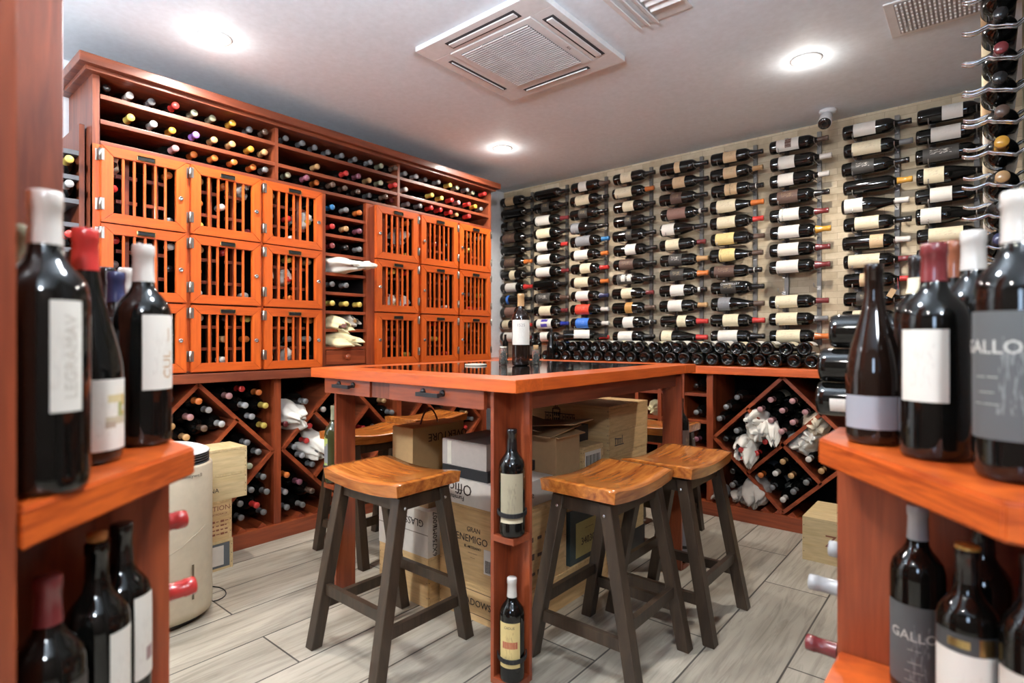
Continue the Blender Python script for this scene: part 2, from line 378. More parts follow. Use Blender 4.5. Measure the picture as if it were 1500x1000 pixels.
struct(P().box(-3.16, 1.6, -1.7, 3.65, ZC, ZC + .1), 'ceiling', CEIL)
struct(P().box(XA - .1, XA, -1.7, 3.65, 0, ZC), 'wall_left', WHITE)
struct(P().box(XA, 0.26, YB, YB + .1, 0, ZC), 'wall_back', brick_mat())
struct(P().box(0.16, 0.26, 0.74, YB, 0, ZC), 'wall_right', plain('taupe_wall', (.10, .095, .09), .7))
DARKWALL = plain('dark_wall', (.075, .045, .032), .7)
struct(P().box(0.26, 1.7, 0.74, .84, 0, ZC), 'wall_niche', DARKWALL)
struct(P().box(1.6, 1.7, -1.7, .74, 0, ZC), 'wall_side', DARKWALL)
WX0, WX1, WZ0, WZ1 = -.02, .36, 1.2, 1.95
struct(P().box(XA, WX0, -1.8, -1.7, 0, ZC).box(WX1, 1.7, -1.8, -1.7, 0, ZC).box(WX0, WX1, -1.8, -1.7, 0, WZ0).box(WX0, WX1, -1.8, -1.7, WZ1, ZC), 'wall_front', DARKWALL)

# downlights: recessed trim, reflector, glowing lens, and the lamp itself
def downlight(x, y, label, power):
    t = thing('downlight', label, 'ceiling light', (x, y, ZC), 0, 'recessed ceiling lights')
    P().lathe([(.040, -.0005), (.044, -.006), (.062, -.004), (.064, 0), (.060, 0)], 28).obj('trim_ring', PLASTIC, t)
    P().lathe([(.044, -.003), (.036, -.0018), (0, -.0016)], 24).obj('lens', plain('lamp_lens', (1, 1, 1), .5, emit=((1, .95, .88), 14.0)), t, 'glowing round lens')
    l = bpy.data.lights.new('downlight_lamp', 'SPOT'); l.energy = power; l.color = (1, .95, .87); l.spot_size = math.radians(158); l.spot_blend = .5; l.shadow_soft_size = .03
    o = bpy.data.objects.new('downlight_lamp', l); C.objects.link(o); o.location = (x, y, ZC - .012)
    l = bpy.data.lights.new('downlight_spill', 'POINT'); l.energy = power * .022; l.color = (1, .93, .84); l.shadow_soft_size = .04
    o = bpy.data.objects.new('downlight_spill', l); C.objects.link(o); o.location = (x, y, ZC - .045)
PW = 56
downlight(-2.372, .969, 'recessed ceiling light in front of the locker cabinet crown', PW)
downlight(-.589, 2.694, 'recessed ceiling light nearest the security camera', PW)
downlight(-2.349, 2.711, 'small recessed ceiling light near the far room corner', PW)
for x, y, wd in ((-.62, -.85, 'behind the viewer'), (-2.37, -.75, 'behind the viewer to the left')):
    downlight(x, y, 'recessed ceiling light out of the picture ' + wd, PW)
for x, y, wd, st in ((-.66, .70, 'between the two near corner shelves', 260), (-2.0, -.35, 'behind the viewer to the left', 450), (.75, -.45, 'behind the viewer to the right', 380)):  # unseen globes added to brighten the ceiling; the first replaces a downlight
    t = thing('fill_globe', 'added white globe fill lamp out of the picture ' + wd, 'fill lamp', (x, y, ZC), 0, 'added globe fill lamps')
    P().lathe([(0, 0), (.05, 0), (.048, -.018), (0, -.02)], 24).obj('canopy', CHROME, t)
    P().cyl((0, 0, -.02), (0, 0, -.27), .003, 8).obj('cord', IRON, t)
    P().lathe([(.068 * math.sin(PI * k / 16), -.338 + .068 * math.cos(PI * k / 16)) for k in range(17)], 24).obj('globe', plain('fill_globe_light_%d' % st, (1, 1, 1), .5, emit=((.86, .93, 1.0), st)), t, 'glowing fill-light globe')

# air-conditioning cassette
t = thing('air_conditioner', 'white square cassette air conditioner set into the ceiling with slatted grille', 'air conditioner', (-1.495, 1.85, ZC))
p = P(); o_, i_ = .315, .285
for (x0, x1, y0, y1) in ((-o_, o_, -o_, -.215), (-o_, o_, .215, o_), (-o_, -.215, -.215, .215), (.215, o_, -.215, .215)): p.box(x0, x1, y0, y1, -.022, 0, .003)
p.obj('fascia_panel', PLASTIC, t)
P().box(-.213, .213, -.213, .213, -.026, -.004, .003).obj('grille_frame', PLASTIC, t)
P().box(-.175, .175, -.185, .185, -.0275, -.0262).obj('grille_recess', plain('grille_dark', (.07, .07, .075), .7), t)
p = P()
for i in range(28): y = -.182 + i * .0135; p.box(-.174, .174, y, y + .006, -.031, -.0275)
for x in (-.06, .06): p.box(x - .002, x + .002, -.185, .185, -.0315, -.0275)
p.obj('grille_slats', PLASTIC, t)
SLOT = plain('slot_dark', (.04, .04, .045), .8)
for (x0, x1, y0, y1, ax) in ((-.17, .19, -.285, -.235, 'x'), (.235, .285, -.17, .2, 'y'), (-.19, .17, .245, .27, 'x'), (-.27, -.245, -.17, .19, 'y')):
    P().box(x0, x1, y0, y1, -.0235, -.0222).obj('air_slot', SLOT, t, 'dark air outlet slot')
    p = P()
    if ax == 'x': p.box(x0 + .01, x1 - .01, y0 + .012, y1 - .012, -.029, -.0236, .002)
    else: p.box(x0 + .012, x1 - .012, y0 + .01, y1 - .01, -.029, -.0236, .002)
    p.obj('louver', PLASTIC, t)
lettering([('AIR', .02, 0, 0)], INK, t, (.197, .06, -.0262), (0, -1, 0), (1, 0, 0), 'logo_mark')
# supply register and return grille
t = thing('supply_vent', 'white slatted supply vent at the top edge beside the air conditioner', 'vent', (-.95, 1.84, ZC))
P().box(-.09, .14, -.19, .15, -.006, 0, .002).obj('vent_frame', PLASTIC, t)
for i, x in enumerate((-.07, -.035, 0)):
    P().bar((x, -.185, -.012), (x, .145, -.012), .026, .004, (.55, 0, 1)).obj('slat', PLASTIC, t)
for i, y in enumerate((-.15, -.11, -.07, -.03, .01, .05)):
    P().bar((.02, y, -.012), (.135, y, -.012), .03, .004, (0, .5, 1)).obj('slat', PLASTIC, t)
t = thing('return_grille', 'white perforated return air grille in the ceiling above the right wall rack', 'vent', (-.08, 2.58, ZC))
P().box(-.2, .2, -.15, .14, -.006, 0, .002).obj('vent_frame', PLASTIC, t)
P().box(-.17, .19, -.14, .115, -.0072, -.0062).obj('grille_recess', plain('grille_mid', (.36, .36, .37), .7), t)
p = P()
for j in range(9):
    for i in range(26): x = -.165 + i * .0136; y = -.132 + j * .028; p.box(x, x + .006, y, y + .016, -.0125, -.007)
p.obj('grille_bars', PLASTIC, t)

# security camera
t = thing('security_camera', 'small white security camera hanging from the ceiling by the stone wall', 'camera', (-.632, 3.37, ZC))
P().lathe([(0, 0), (.042, 0), (.042, -.012), (.03, -.022), (0, -.022)], 24).obj('mount_base', PLASTIC, t)
p = P(); p.cyl((0, 0, -.018), (-.004, -.03, -.05), .017, 16)
p.obj('arm', PLASTIC, t)
d = Vector((.03, -.75, -.62)).normalized(); M = Matrix.Translation((-.004, -.01, -.035)) @ d.to_track_quat('Z', 'Y').to_matrix().to_4x4()
P().lathe([(0, -.01), (.02, -.008), (.031, .01), (.033, .085), (.031, .092), (.027, .092)], 24, M).obj('camera_body', PLASTIC, t)
P().lathe([(.031, .0915), (.03, .096), (.012, .0975), (0, .0975)], 24, M).obj('lens_cover', plain('lens_glass', (.012, .01, .01), .06, 0, .5), t, 'glossy black lens face')

# ------------------------------------------------------------------ upper locker cabinet (left wall)
XF, XBK = -2.70, XA + .005
cab = thing('locker_cabinet', 'tall mahogany wine cabinet with barred lockers along the left wall', 'cabinet', (0, 0, 0))
my, mz, mxx = mahog_shade('Y'), mahog_shade('Z'), mahog_shade('X')
P().box(XBK, -2.64, .585, 3.03, 2.062, 2.10, .004).box(XBK, -2.665, .61, 3.005, 2.045, 2.062, .004).obj('crown', my, cab)
for nm, y0, y1 in (('side_panel', .64, .664), ('side_panel', 2.966, 2.99)): P().box(XBK, XF, y0, y1, .842, 2.045).obj(nm, mz, cab)
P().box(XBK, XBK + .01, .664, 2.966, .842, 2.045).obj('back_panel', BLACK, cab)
for z0, z1 in ((1.955, 1.973), (1.855, 1.873), (1.772, 1.788)): P().box(XBK + .011, XF + .004, .665, 2.965, z0, z1, .002).obj('shelf', my, cab)
for y0 in (1.386, 2.148): P().box(XBK + .012, XF + .006, y0, y0 + .016, 1.788, 2.045).obj('divider', mz, cab)
P().box(XBK + .012, XF, .664, 2.966, .842, .852).obj('bottom_panel', my, cab)
COLS = [(.664, .975), (.994, 1.307), (1.324, 1.637), (1.982, 2.299), (2.321, 2.641), (2.654, 2.966)]
ROWS = [(1.462, 1.768), (1.154, 1.457), (.848, 1.147)]
cy, cz = cherry('Y'), cherry('Z')
for y0, y1 in ((.64, .672), (.968, 1.0), (1.300, 1.330), (1.63, 1.668), (1.928, 1.99), (2.292, 2.328), (2.634, 2.66), (2.958, 2.99)):
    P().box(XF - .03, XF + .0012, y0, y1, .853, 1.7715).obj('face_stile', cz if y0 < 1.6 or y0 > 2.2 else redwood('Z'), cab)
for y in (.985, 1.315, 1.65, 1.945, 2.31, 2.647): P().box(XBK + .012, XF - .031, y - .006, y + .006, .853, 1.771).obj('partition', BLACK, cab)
for z in (1.4595, 1.1505):
    for a, b in ((.664, 1.637), (1.982, 2.966)): P().box(XBK + .012, XF - .002, a + .001, b - .001, z - .006, z + .006).obj('locker_floor', mahog_shade('Y'), cab)
PLQ = plain('plaque_black', (.012, .012, .012), .3); BRASS = plain('brass', (.55, .40, .16), .3, 1.0)
rnd = random.Random(3)
stuffp = P(); smats = [GLASS] + [cap_m(c) for c in 'krmotgyw'] + [PAPER]
for ci, (y0, y1) in enumerate(COLS):
    for ri, (z0, z1) in enumerate(ROWS):
        hinge_left = ci < 3
        d = bpy.data.objects.new('door', None); C.objects.link(d); d.parent = cab; d.location = (XF + .002, y0, z0); d.empty_display_size = .05
        w, h = y1 - y0, z1 - z0; fr, ft = .041, .040
        # mitred frame: four trapezoid rails, in the door's own y/z plane
        M = Matrix(((0, 0, 1, 0), (1, 0, 0, 0), (0, 1, 0, 0), (0, 0, 0, 1)))
        p = P(); g = .0006
        p.prism([(0, 0), (w, 0), (w - fr, ft), (fr, ft)], 0, .021, M, 0, .0015)
        p.prism([(0, h), (fr, h - ft), (w - fr, h - ft), (w, h)], 0, .021, M, 0, .0015)
        p.prism([(0, g), (fr, ft + g), (fr, h - ft - g), (0, h - g)], 0, .021, M, 1, .0015)
        p.prism([(w, g), (w, h - g), (w - fr, h - ft - g), (w - fr, ft + g)], 0, .021, M, 1, .0015)
        p.obj('door_frame', (cy, cz), d)
        for k in range(5):
            y = fr + (w - 2 * fr) * (k + .95) / 6 + rnd.uniform(-.002, .002)
            P().box(.004, .016, y - .0044, y + .0044, ft - .004, h - ft + .004, .002).obj('bar', cz, d)
        hy = -.004 if hinge_left else w + .004
        for zz in (h * .16, h * .80):
            p = P(); p.cyl((.019, hy, zz), (.019, hy, zz + .046), .0055, 10); s = 1 if hinge_left else -1
            p.box(.0212, .0225, hy, hy + s * .014, zz, zz + .046) if s > 0 else p.box(.0212, .0225, hy - .014, hy, zz, zz + .046)
            p.box(.000, .0015, hy - .012, hy, zz, zz + .046) if s > 0 else p.box(.000, .0015, hy, hy + .012, zz, zz + .046)
            p.obj('hinge', plain('nickel', (.50, .47, .43), .3, 1.0), d)
        ly = w - .024 if hinge_left else .024
        MX = Matrix.Translation((.021, ly, h * .47)) @ Matrix.Rotation(PI / 2, 4, 'Y')
        P().lathe([(.010, 0), (.010, .006), (.007, .009), (.004, .007), (0, .007)], 16, MX).obj('lock', CHROME, d)
        pl = P().box(.0212, .0228, w / 2 - .034, w / 2 + .034, h - .034, h - .014, .004).obj('plaque', BRASS, d, 'small black name plaque with gold rim')
        P().box(.0228, .0236, w / 2 - .031, w / 2 + .031, h - .0315, h - .0165, .003).obj('plaque_face', PLQ, pl)
        # racks inside: two posts with short cross rails
        for fy in (.34, .69):
            p = P(); y = w * fy
            p.box(-.075, -.052, y - .009, y + .009, .004, h - .004)
            for zz in (h * .34, h * .68): p.box(-.07, -.050, y - .038, y + .038, zz - .007, zz + .007)
            p.obj('inner_rack', redwood('Z'), d)
        # bottle necks lying behind the bars
        for r3 in range(3):
            for c3 in range(3):
                if rnd.random() < .36: continue
                yy = y0 + w * (.17 + .34 * c3) + rnd.uniform(-.008, .008); zz = z0 + .012 + .042 + h * .325 * r3
                Mb = Matrix.Translation((XBK + .040, yy, zz - .004)) @ Matrix.Rotation(PI / 2, 4, 'Y')
                stuffp.lathe([(0, 0), (.036, .002), (.036, .17), (.027, .205), (.0155, .225), (.0145, .255)], 10, Mb, 0)
                if rnd.random() < .09:
                    bb_ = bmesh.new(); bmesh.ops.create_icosphere(bb_, subdivisions=3, radius=1)
                    for v_ in bb_.verts: v_.co = Vector((v_.co.x * .10, v_.co.y * .036, v_.co.z * .05)) * (1 + .5 * noise.noise(v_.co * 2 + Vector((ci, ri, r3))))
                    for f_ in bb_.faces: f_.smooth = True
                    stuffp.add(bb_, Matrix.Translation((XF - .125, yy, zz + .01)), 9)
                stuffp.lathe([(.0152, .235), (.0158, .283), (.0155, .288), (0, .288)], 10, Mb, rnd.choice([1, 1, 2, 3, 4, 5, 6, 6, 7, 8]))
tag(stuffp.obj('locker_bottles', smats), 'rows of capsuled wine bottle necks lying behind the locker door bars', 'bottles', kind='stuff')
# open middle column: shelves and a small drawer
for z in (1.66, 1.556, 1.452, 1.347, 1.243, 1.14, 1.042, .945):
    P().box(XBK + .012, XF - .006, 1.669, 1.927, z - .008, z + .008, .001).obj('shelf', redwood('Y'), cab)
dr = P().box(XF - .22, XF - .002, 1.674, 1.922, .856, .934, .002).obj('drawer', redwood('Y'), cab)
P().lathe([(.007, 0), (.007, .008), (.015, .014), (.017, .021), (.012, .028), (0, .029)], 18, Matrix.Translation((XF - .002, 1.798, .897)) @ Matrix.Rotation(PI / 2, 4, 'Y')).obj('knob', redwood('X'), dr)
# bottles on the top shelves
TOP = {
 ('top', 'left'): (1.973, [(158, 'k'), (193, 'w'), (225, 'g'), (256, 'r'), (286, 'l'), (314, 'l'), (342, 'd'), (369, 'g'), (390, 'e')]),
 ('middle', 'left'): (1.873, [(192, 'y'), (226, 'h'), (256, 'd'), (288, 'v'), (315, 't'), (340, 't'), (369, 'd'), (393, 't')]),
 ('bottom', 'left'): (1.788, [(257, 'p'), (287, 'o'), (315, 'o'), (343, 'o'), (372, 'o'), (394, 'g')]),
 ('top', 'middle'): (1.973, [(420, 'g'), (444, 'g'), (463, 'g'), (485, 'g'), (505, 'g'), (524, 'g'), (543, 'g'), (560, 'l'), (574, 'e')]),
 ('middle', 'middle'): (1.873, [(467, 't'), (507, 'r'), (524, 'u'), (544, 't'), (560, 'l'), (575, 'r')]),
 ('bottom', 'middle'): (1.788, [(423, 'l'), (446, 'u'), (466, 'o'), (485, 'e'), (505, 'e'), (525, 'e'), (545, 'g'), (561, 'e'), (575, 'm')]),
 ('top', 'right'): (1.973, [(597, 'h'), (612, 'h'), (627, 'g'), (643, 'g'), (659, 'y'), (671, 'l'), (684, 'g'), (695, 'l'), (706, 'r')]),
 ('middle', 'right'): (1.873, [(597, 'w'), (632, 'y'), (647, 'y'), (659, 'r'), (672, 'p'), (684, 'r'), (696, 'd'), (706, 'g')]),
 ('bottom', 'right'): (1.788, [(601, 'h'), (615, 'g'), (629, 'r'), (642, 'r'), (657, 'r'), (669, 't'), (683, 'r')]),
}
for (row, bay), (zs, L_) in TOP.items():
    last = -9
    for i, (px, c) in enumerate(L_):
        y = on_x(px, HZ, -2.715).y; y = max(y, last + .0785); last = y
        if bay == 'left': y = min(y, 1.346 if i == len(L_) - 1 else 9)
        out = R(-.012, .02) + (.025 if c in 'rpue' else 0)
        bottle((XBK + .048 + out - .02, y, zs + .0385), (1, R(-.004, .004), R(.012, .02)), f'{CAP[c][1]}-capped bottle lying on the {row} shelf, {bay} bay, {ORD[i]} from its left', cap=c, seg=12, group=f'bottles on the cabinet {row} shelf')
# open column bottles
OC = [(1.668, [(483, 's'), (509, 'g'), (521, 'o')]), (1.564, [(485, 'r'), (504, 't'), (522, 'u')]), (1.460, [(485, 'm'), (515, 'k'), (530, 'g')]),
      (1.251, [(486, 'g'), (505, 'g')]), (1.148, [(486, 'y'), (503, 'y'), (519, 'y')])]
for r, (zs, L_) in enumerate(OC):
    for i, (px, c) in enumerate(L_):
        y = min(1.886, max(1.712, on_x(px, HZ, -2.70).y)); y = [1.712, 1.799, 1.886][i if len(L_) == 3 else i]
        bottle((XBK + .055, y, zs + .0385), (1, 0, .01), f'{CAP[c][1]}-capped bottle in the open cabinet column, {ORD[r]} row down, {ORD[i]} from left', cap=c, seg=12, group='bottles in the open middle column')

def crumple(name, c, size, seed, mat, label, parent=None, axis_neck=None, amp=.35, cap=None, sub=4, group=None):
    """Crumpled tissue twisted round a bottle: noise-folded closed sheet with ragged points."""
    b = bmesh.new(); bmesh.ops.create_icosphere(b, subdivisions=sub, radius=1)
    off = Vector((seed * 7.3, seed * 3.1, seed * 1.7))
    for v in b.verts:
        n = v.co.copy()
        k = 1 + .8 * amp * noise.noise(n * 1.4 + off) + amp * 1.0 * (abs(noise.noise(n * 2.2 + off)) - .25) - amp * .35 * abs(noise.noise(n * 5 + off))
        v.co = Vector((n.x * size[0], n.y * size[1], n.z * size[2])) * k
    for fc_ in b.faces: fc_.smooth = True
    p = P(); p.add(b)
    t = thing(name, label, 'bottle', c, 0, group)
    if cap:
        nk = Vector(axis_neck).normalized(); q = nk.to_track_quat('Z', 'Y').to_matrix().to_4x4()
        L_ = max(size) * .8
        P().lathe([(.015, 0), (.0155, L_ + .05), (.0145, L_ + .055), (0, L_ + .055)], 12, q).obj('capsule', cap_m(cap), t)
    p.obj('paper_wrap', mat, t)
    return t
def drape(c, axis, r0, L_, seed, mat, label, cap=None, up=(0, 0, 1), wide=1.0, group=None):
    """Thin tissue sheet wrapped over a lying bottle, flaring to a ragged open edge at the neck end."""
    rg = random.Random(seed); t = thing('wrapped_bottle', label, 'bottle', c, 0, group)
    a = Vector(axis).normalized(); sd = a.cross(Vector(up)).normalized(); u_ = sd.cross(a)
    nu, nv = 22, 40; off = Vector((seed * 3.7, seed * 1.3, seed * 5.1)); rows = []; b = bmesh.new()
    k1, k2, p1 = rg.uniform(2.5, 4), rg.uniform(5, 8), rg.uniform(0, 6)
    for i in range(nu + 1):
        row = []
        for j in range(nv):
            th = 2 * PI * j / nv; cs = Vector((math.cos(th), math.sin(th), 0))
            end = 1 + .26 * noise.noise(cs * 1.3 + off) + .10 * noise.noise(cs * 4 + off)
            u = i / nu; x = u * end
            fl = 1.05 + .25 * math.sin(PI * u) - (.62 if not cap else .25) * (max(0, u - .62) / .38) ** 1.5 - .55 * max(0, .18 - u) / .18
            fold = .16 * u * math.sin(k1 * th + p1 + 3 * u) + .07 * math.sin(k2 * th - p1 + 5 * u) + .34 * noise.noise(Vector((cs.x * 1.1, cs.y * 1.1, u * 3)) + off) + .12 * noise.noise(Vector((cs.x * 3, cs.y * 3, u * 8)) + off)
            r = r0 * max(.2, fl + fold)
            sag = -.35 * L_ * max(0, x - .75) ** 2
            row.append(b.verts.new(a * (x * L_) + sd * (math.cos(th) * r * wide) + u_ * (math.sin(th) * r) + Vector((0, 0, sag))))
        rows.append(row)
    for A, B in zip(rows, rows[1:]):
        for j in range(nv): f = b.faces.new((A[j], A[(j + 1) % nv], B[(j + 1) % nv], B[j])); f.smooth = True
    b.faces.new(rows[0][::-1])
    if not cap:
        v_ = b.verts.new(sum((q_.co for q_ in rows[-1]), Vector()) / nv - a * L_ * .12)
        for j in range(nv): b.faces.new((rows[-1][j], rows[-1][(j + 1) % nv], v_)).smooth = True
    bmesh.ops.recalc_face_normals(b, faces=b.faces)
    p = P(); p.add(b); o = p.obj('paper_wrap', mat, t)
    m = o.modifiers.new('thickness', 'SOLIDIFY'); m.thickness = .0012
    q = a.to_track_quat('Z', 'Y').to_matrix().to_4x4()
    if cap: P().lathe([(0, .0), (.030, .004), (.030, L_ * .5), (.014, L_ * .78), (.0135, L_ * .95), (0, L_ * .95)], 14, q).obj('bottle_glass', GLASS, t)
    if cap: P().lathe([(.0142, L_ * .74), (.0150, L_ * .97), (0, L_ * .975)], 14, q).obj('capsule', cap_m(cap), t)
    return t
drape((-2.95, 1.77, 1.405), (1, .06, -.02), .036, .36, 1, PAPER, 'bottle in white tissue jutting out of the open cabinet column', wide=2.1)
crumple('wrapped_bottle', (-2.60, 1.86, 1.400), (.05, .055, .022), 11, PAPER, 'loose white tissue end beside the wrapped bottle in the open column', amp=.4)
drape((-2.96, 1.72, 1.10), (1, .12, -.10), .036, .32, 2, YPAPER, 'bottle in yellow tissue with bare cork, left in the open column', cap='p')
drape((-2.96, 1.85, 1.095), (1, .02, 0), .034, .26, 3, GREYPAPER, 'bottle in grey mesh wrap, right in the open column', cap='t')
drape((-2.95, 1.76, .992), (1, .12, -.02), .038, .33, 4, YPAPER, 'bottle in yellow tissue just above the small cabinet drawer', wide=1.7)

# small wall rack left of the cabinet
t = thing('wall_rack', 'small open rack on the wall left of the locker cabinet', 'rack', (0, 0, 0))
for q in (.30, .615): P().box(XA + .004, -2.78, q, q + .018, 1.0, 1.86).obj('upright', mahog_shade('Z'), t)
for z in (1.06, 1.16, 1.26, 1.36, 1.46, 1.555, 1.65, 1.75): P().box(XA + .004, -2.78, .3185, .6145, z - .018, z).obj('shelf', plain('grey_shelf', (.16, .16, .17), .5), t)
for i, (z, c) in enumerate(((1.65, 'y'), (1.555, 'h'), (1.36, 'r'))):
    bottle((XA + .045, .565, z + .0385), (1, .02, .02), f'{CAP[c][1]}-capped bottle in the small rack left of the locker cabinet', cap=c, seg=12, group='bottles in the small wall rack')

# ------------------------------------------------------------------ lower diamond racks and ledges
def lattice(p, y0, y1, z0, z1, put):
    """Diamond with a 2 x 2 cross inside, as four edge boards and two crossing boards; returns segments."""
    ym, zm = (y0 + y1) / 2, (z0 + z1) / 2
    S = [((y0, zm), (ym, z1)), ((ym, z1), (y1, zm)), ((y1, zm), (ym, z0)), ((ym, z0), (y0, zm))]
    q = lambda a, b: ((a[0] + b[0]) / 2, (a[1] + b[1]) / 2)
    S += [(q(*S[0]), q(*S[2])), (q(*S[1]), q(*S[3]))]
    for a, b in S: put(a, b)
    return S
LEDZ = .842
t = thing('diamond_rack', 'low mahogany rack of diamond bins under the lockers, left wall', 'rack', (0, 0, 0))
P().box(XBK, XF + .012, .64, 3.14, 0, .075, .002).obj('plinth', redwood('Y'), t)
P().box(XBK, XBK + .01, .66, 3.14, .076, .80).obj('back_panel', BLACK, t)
UPA = [.64, 1.383, 2.145, 2.905]
for y in UPA: P().box(XBK + .011, XF, y, y + .036, .076, .80).obj('upright', redwood('Z'), t)
SEGA = []
for y in UPA[:3]:
    def put(a, b): P().bar((-2.71, *a), (-2.71, *b), .018, .018, (1, 0, 0)).obj('lattice_edge', redwood('Y'), t); P().bar((-2.875, *a), (-2.875, *b), .312, .016, Vector((0, -(b[1] - a[1]), b[0] - a[0]))).obj('lattice_board', mahog_shade('X'), t)
    SEGA += lattice(None, y + .046, y + .74, .09, .79, put)
for k in range(22):
    y = .70 + k * .1
    if all(abs(y - u - .018) > .04 for u in UPA): P().prism([(y, .0755), (y + .05, .0755), (y + .025, .10)], XF - .12, XF, Matrix(((0, 0, 1, 0), (1, 0, 0, 0), (0, 1, 0, 0), (0, 0, 0, 1)))).obj('bottle_notch', redwood('X'), t)
led = P().box(XBK, XF + .045, .62, 3.118, .80, .841, .003).obj('ledge', mahog_shade('Y')); tag(led, 'dark mahogany ledge board under the row of lockers', 'ledge')
YF = 3.165
t = thing('diamond_rack', 'low redwood rack of cells and diamond bins below the stone wall', 'rack', (0, 0, 0))
P().box(-2.66, .15, YF - .012, YB - .004, 0, .075, .002).obj('plinth', redwood('X'), t)
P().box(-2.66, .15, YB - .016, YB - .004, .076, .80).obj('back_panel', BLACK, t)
UPB = [-2.66, -2.44, -1.655, -1.505, -1.36, -1.206, -.44, .11]
for x in UPB: P().box(x, x + (.036 if x in (-1.206, -2.44, -.44, .11, -2.66) else .022), YF, YB - .017, .076, .80).obj('upright', redwood('Z'), t)
for x0, x1 in ((-1.632, -1.506), (-1.482, -1.361), (-1.337, -1.207)):
    for z in (.21, .365, .52, .675): P().box(x0, x1, YF + .004, YB - .018, z - .009, z + .009).obj('cell_shelf', redwood('X'), t)
SEGB = []
for x0, x1 in ((-2.39, -1.66), (-1.166, -.444), (-.40, .105)):
    def put(a, b): P().bar((a[0], YF + .012, a[1]), (b[0], YF + .012, b[1]), .018, .018, (0, 1, 0)).obj('lattice_edge', redwood('X'), t); P().bar((a[0], YF + .19, a[1]), (b[0], YF + .19, b[1]), .335, .016, Vector((-(b[1] - a[1]), 0, b[0] - a[0]))).obj('lattice_board', mahog_shade('Y'), t)
    SEGB += lattice(None, x0, x1, .085, .795, put)
for k in range(10):
    x = -1.12 + k * .068
    P().prism([(x, .0755), (x + .045, .0755), (x + .022, .098)], -YF - .12, -YF, Matrix(((1, 0, 0, 0), (0, 0, -1, 0), (0, 1, 0, 0), (0, 0, 0, 1)))).obj('bottle_notch', redwood('Y'), t)
led = P().box(XA + .004, .155, 3.12, YB - .004, .80, LEDZ, .003).obj('ledge', cherry('X')); tag(led, 'orange wooden ledge board carrying the pile of bottles below the stone wall', 'ledge')

def seg_push(q, S, rad):
    for (a, b) in S:
        a, b = Vector(a), Vector(b); d = b - a; u = max(0, min(1, (q - a).dot(d) / d.length_squared)); n = q - (a + d * u); L_ = n.length
        if L_ < rad: q = q + (n.normalized() if L_ > 1e-6 else Vector((0, 1))) * (rad - L_)
    return q
def settle(pts, S, lo, hi, walls, r=.0385):
    pts = [Vector(p) for p in pts]
    for it in range(160):
        for i in range(len(pts)):
            for j in range(i):
                d = pts[i] - pts[j]; L_ = d.length
                if L_ < 2 * r:
                    n = d.normalized() if L_ > 1e-6 else Vector((1, 0)); k = (2 * r - L_) / 2
                    pts[i] += n * k; pts[j] -= n * k
            pts[i] = seg_push(pts[i], S, r + .009)
            pts[i].y = min(hi - r, max(lo + r, pts[i].y))
            for (w0, w1) in walls:
                if w0 - r < pts[i].x < w1 + r: pts[i].x = w0 - r if pts[i].x < (w0 + w1) / 2 else w1 + r
    return pts
BINA = [('bin nearest the air purifier', [(280, 582, 'o'), (307, 599, 'h'), (275, 612, 'p'), (258, 593, 'k'), (249, 623, 't'), (295, 627, 'e'), (324, 617, 'h'), (268, 638, 't'), (288, 653, 'g'),
   (360, 562, 'r'), (345, 577, 'p'), (377, 577, 'o'), (358, 591, 'h'), (397, 591, 'y'), (379, 608, 'h'), (394, 623, 'y'), (331, 652, 'g'), (370, 647, 'g'), (388, 660, 'g'), (381, 682, 'l'), (366, 674, 'g'),
   (385, 709, 'g'), (394, 728, 'g'), (365, 729, 'g'), (378, 747, 'r'), (348, 752, 'g'), (397, 762, 'g'), (360, 768, 'g')]),
 ('second bin, by the left table leg', [(449, 588, 'g'), (424, 622, 'm'), (450, 623, 'r'), (449, 647, 'r'), (426, 657, 'g'), (443, 669, 'h'), (460, 684, 'g'), (464, 662, 'g'), (420, 698, 'o'), (437, 709, 'u'), (455, 721, 'e'), (422, 727, 'h'), (445, 743, 'g'), (423, 752, 'g'), (477, 599, 'w'),
   (522, 580, 'r'), (521, 608, 'u'), (569, 589, 't'), (580, 602, 'g'), (538, 628, 'r'), (560, 622, 'g')]),
 ('third bin, behind the crates', [(697, 604, 't'), (702, 614, 'g'), (692, 627, 'r'), (651, 595, 'k')])]
UW = [(y, y + .036) for y in UPA] + [(3.10, 3.3)]
allA = [(n, q) for n, L_ in BINA for q in L_]
ptsA = settle([on_x(q[0], q[1], -2.69).yz for n, q in allA], SEGA, .10, .795, UW)
cnt = {}
for (n, q), pt in zip(allA, ptsA):
    cnt[n] = cnt.get(n, 0) + 1
    fr_ = R(-.03, .02)
    bottle((-3.0 + fr_, pt.x, pt.y), (1, R(-.003, .003), R(0, .006)), f'{CAP[q[2]][1]}-capped bottle at {ORD[cnt[n]-1] if cnt[n] <= 25 else "twenty-" + ORD[cnt[n]-21]} place in the {n}', cap=q[2], seg=12, group='bottles in the left diamond rack')
def zoomB(x, y): return 980 + x / 4.168, 540 + y / 4.168
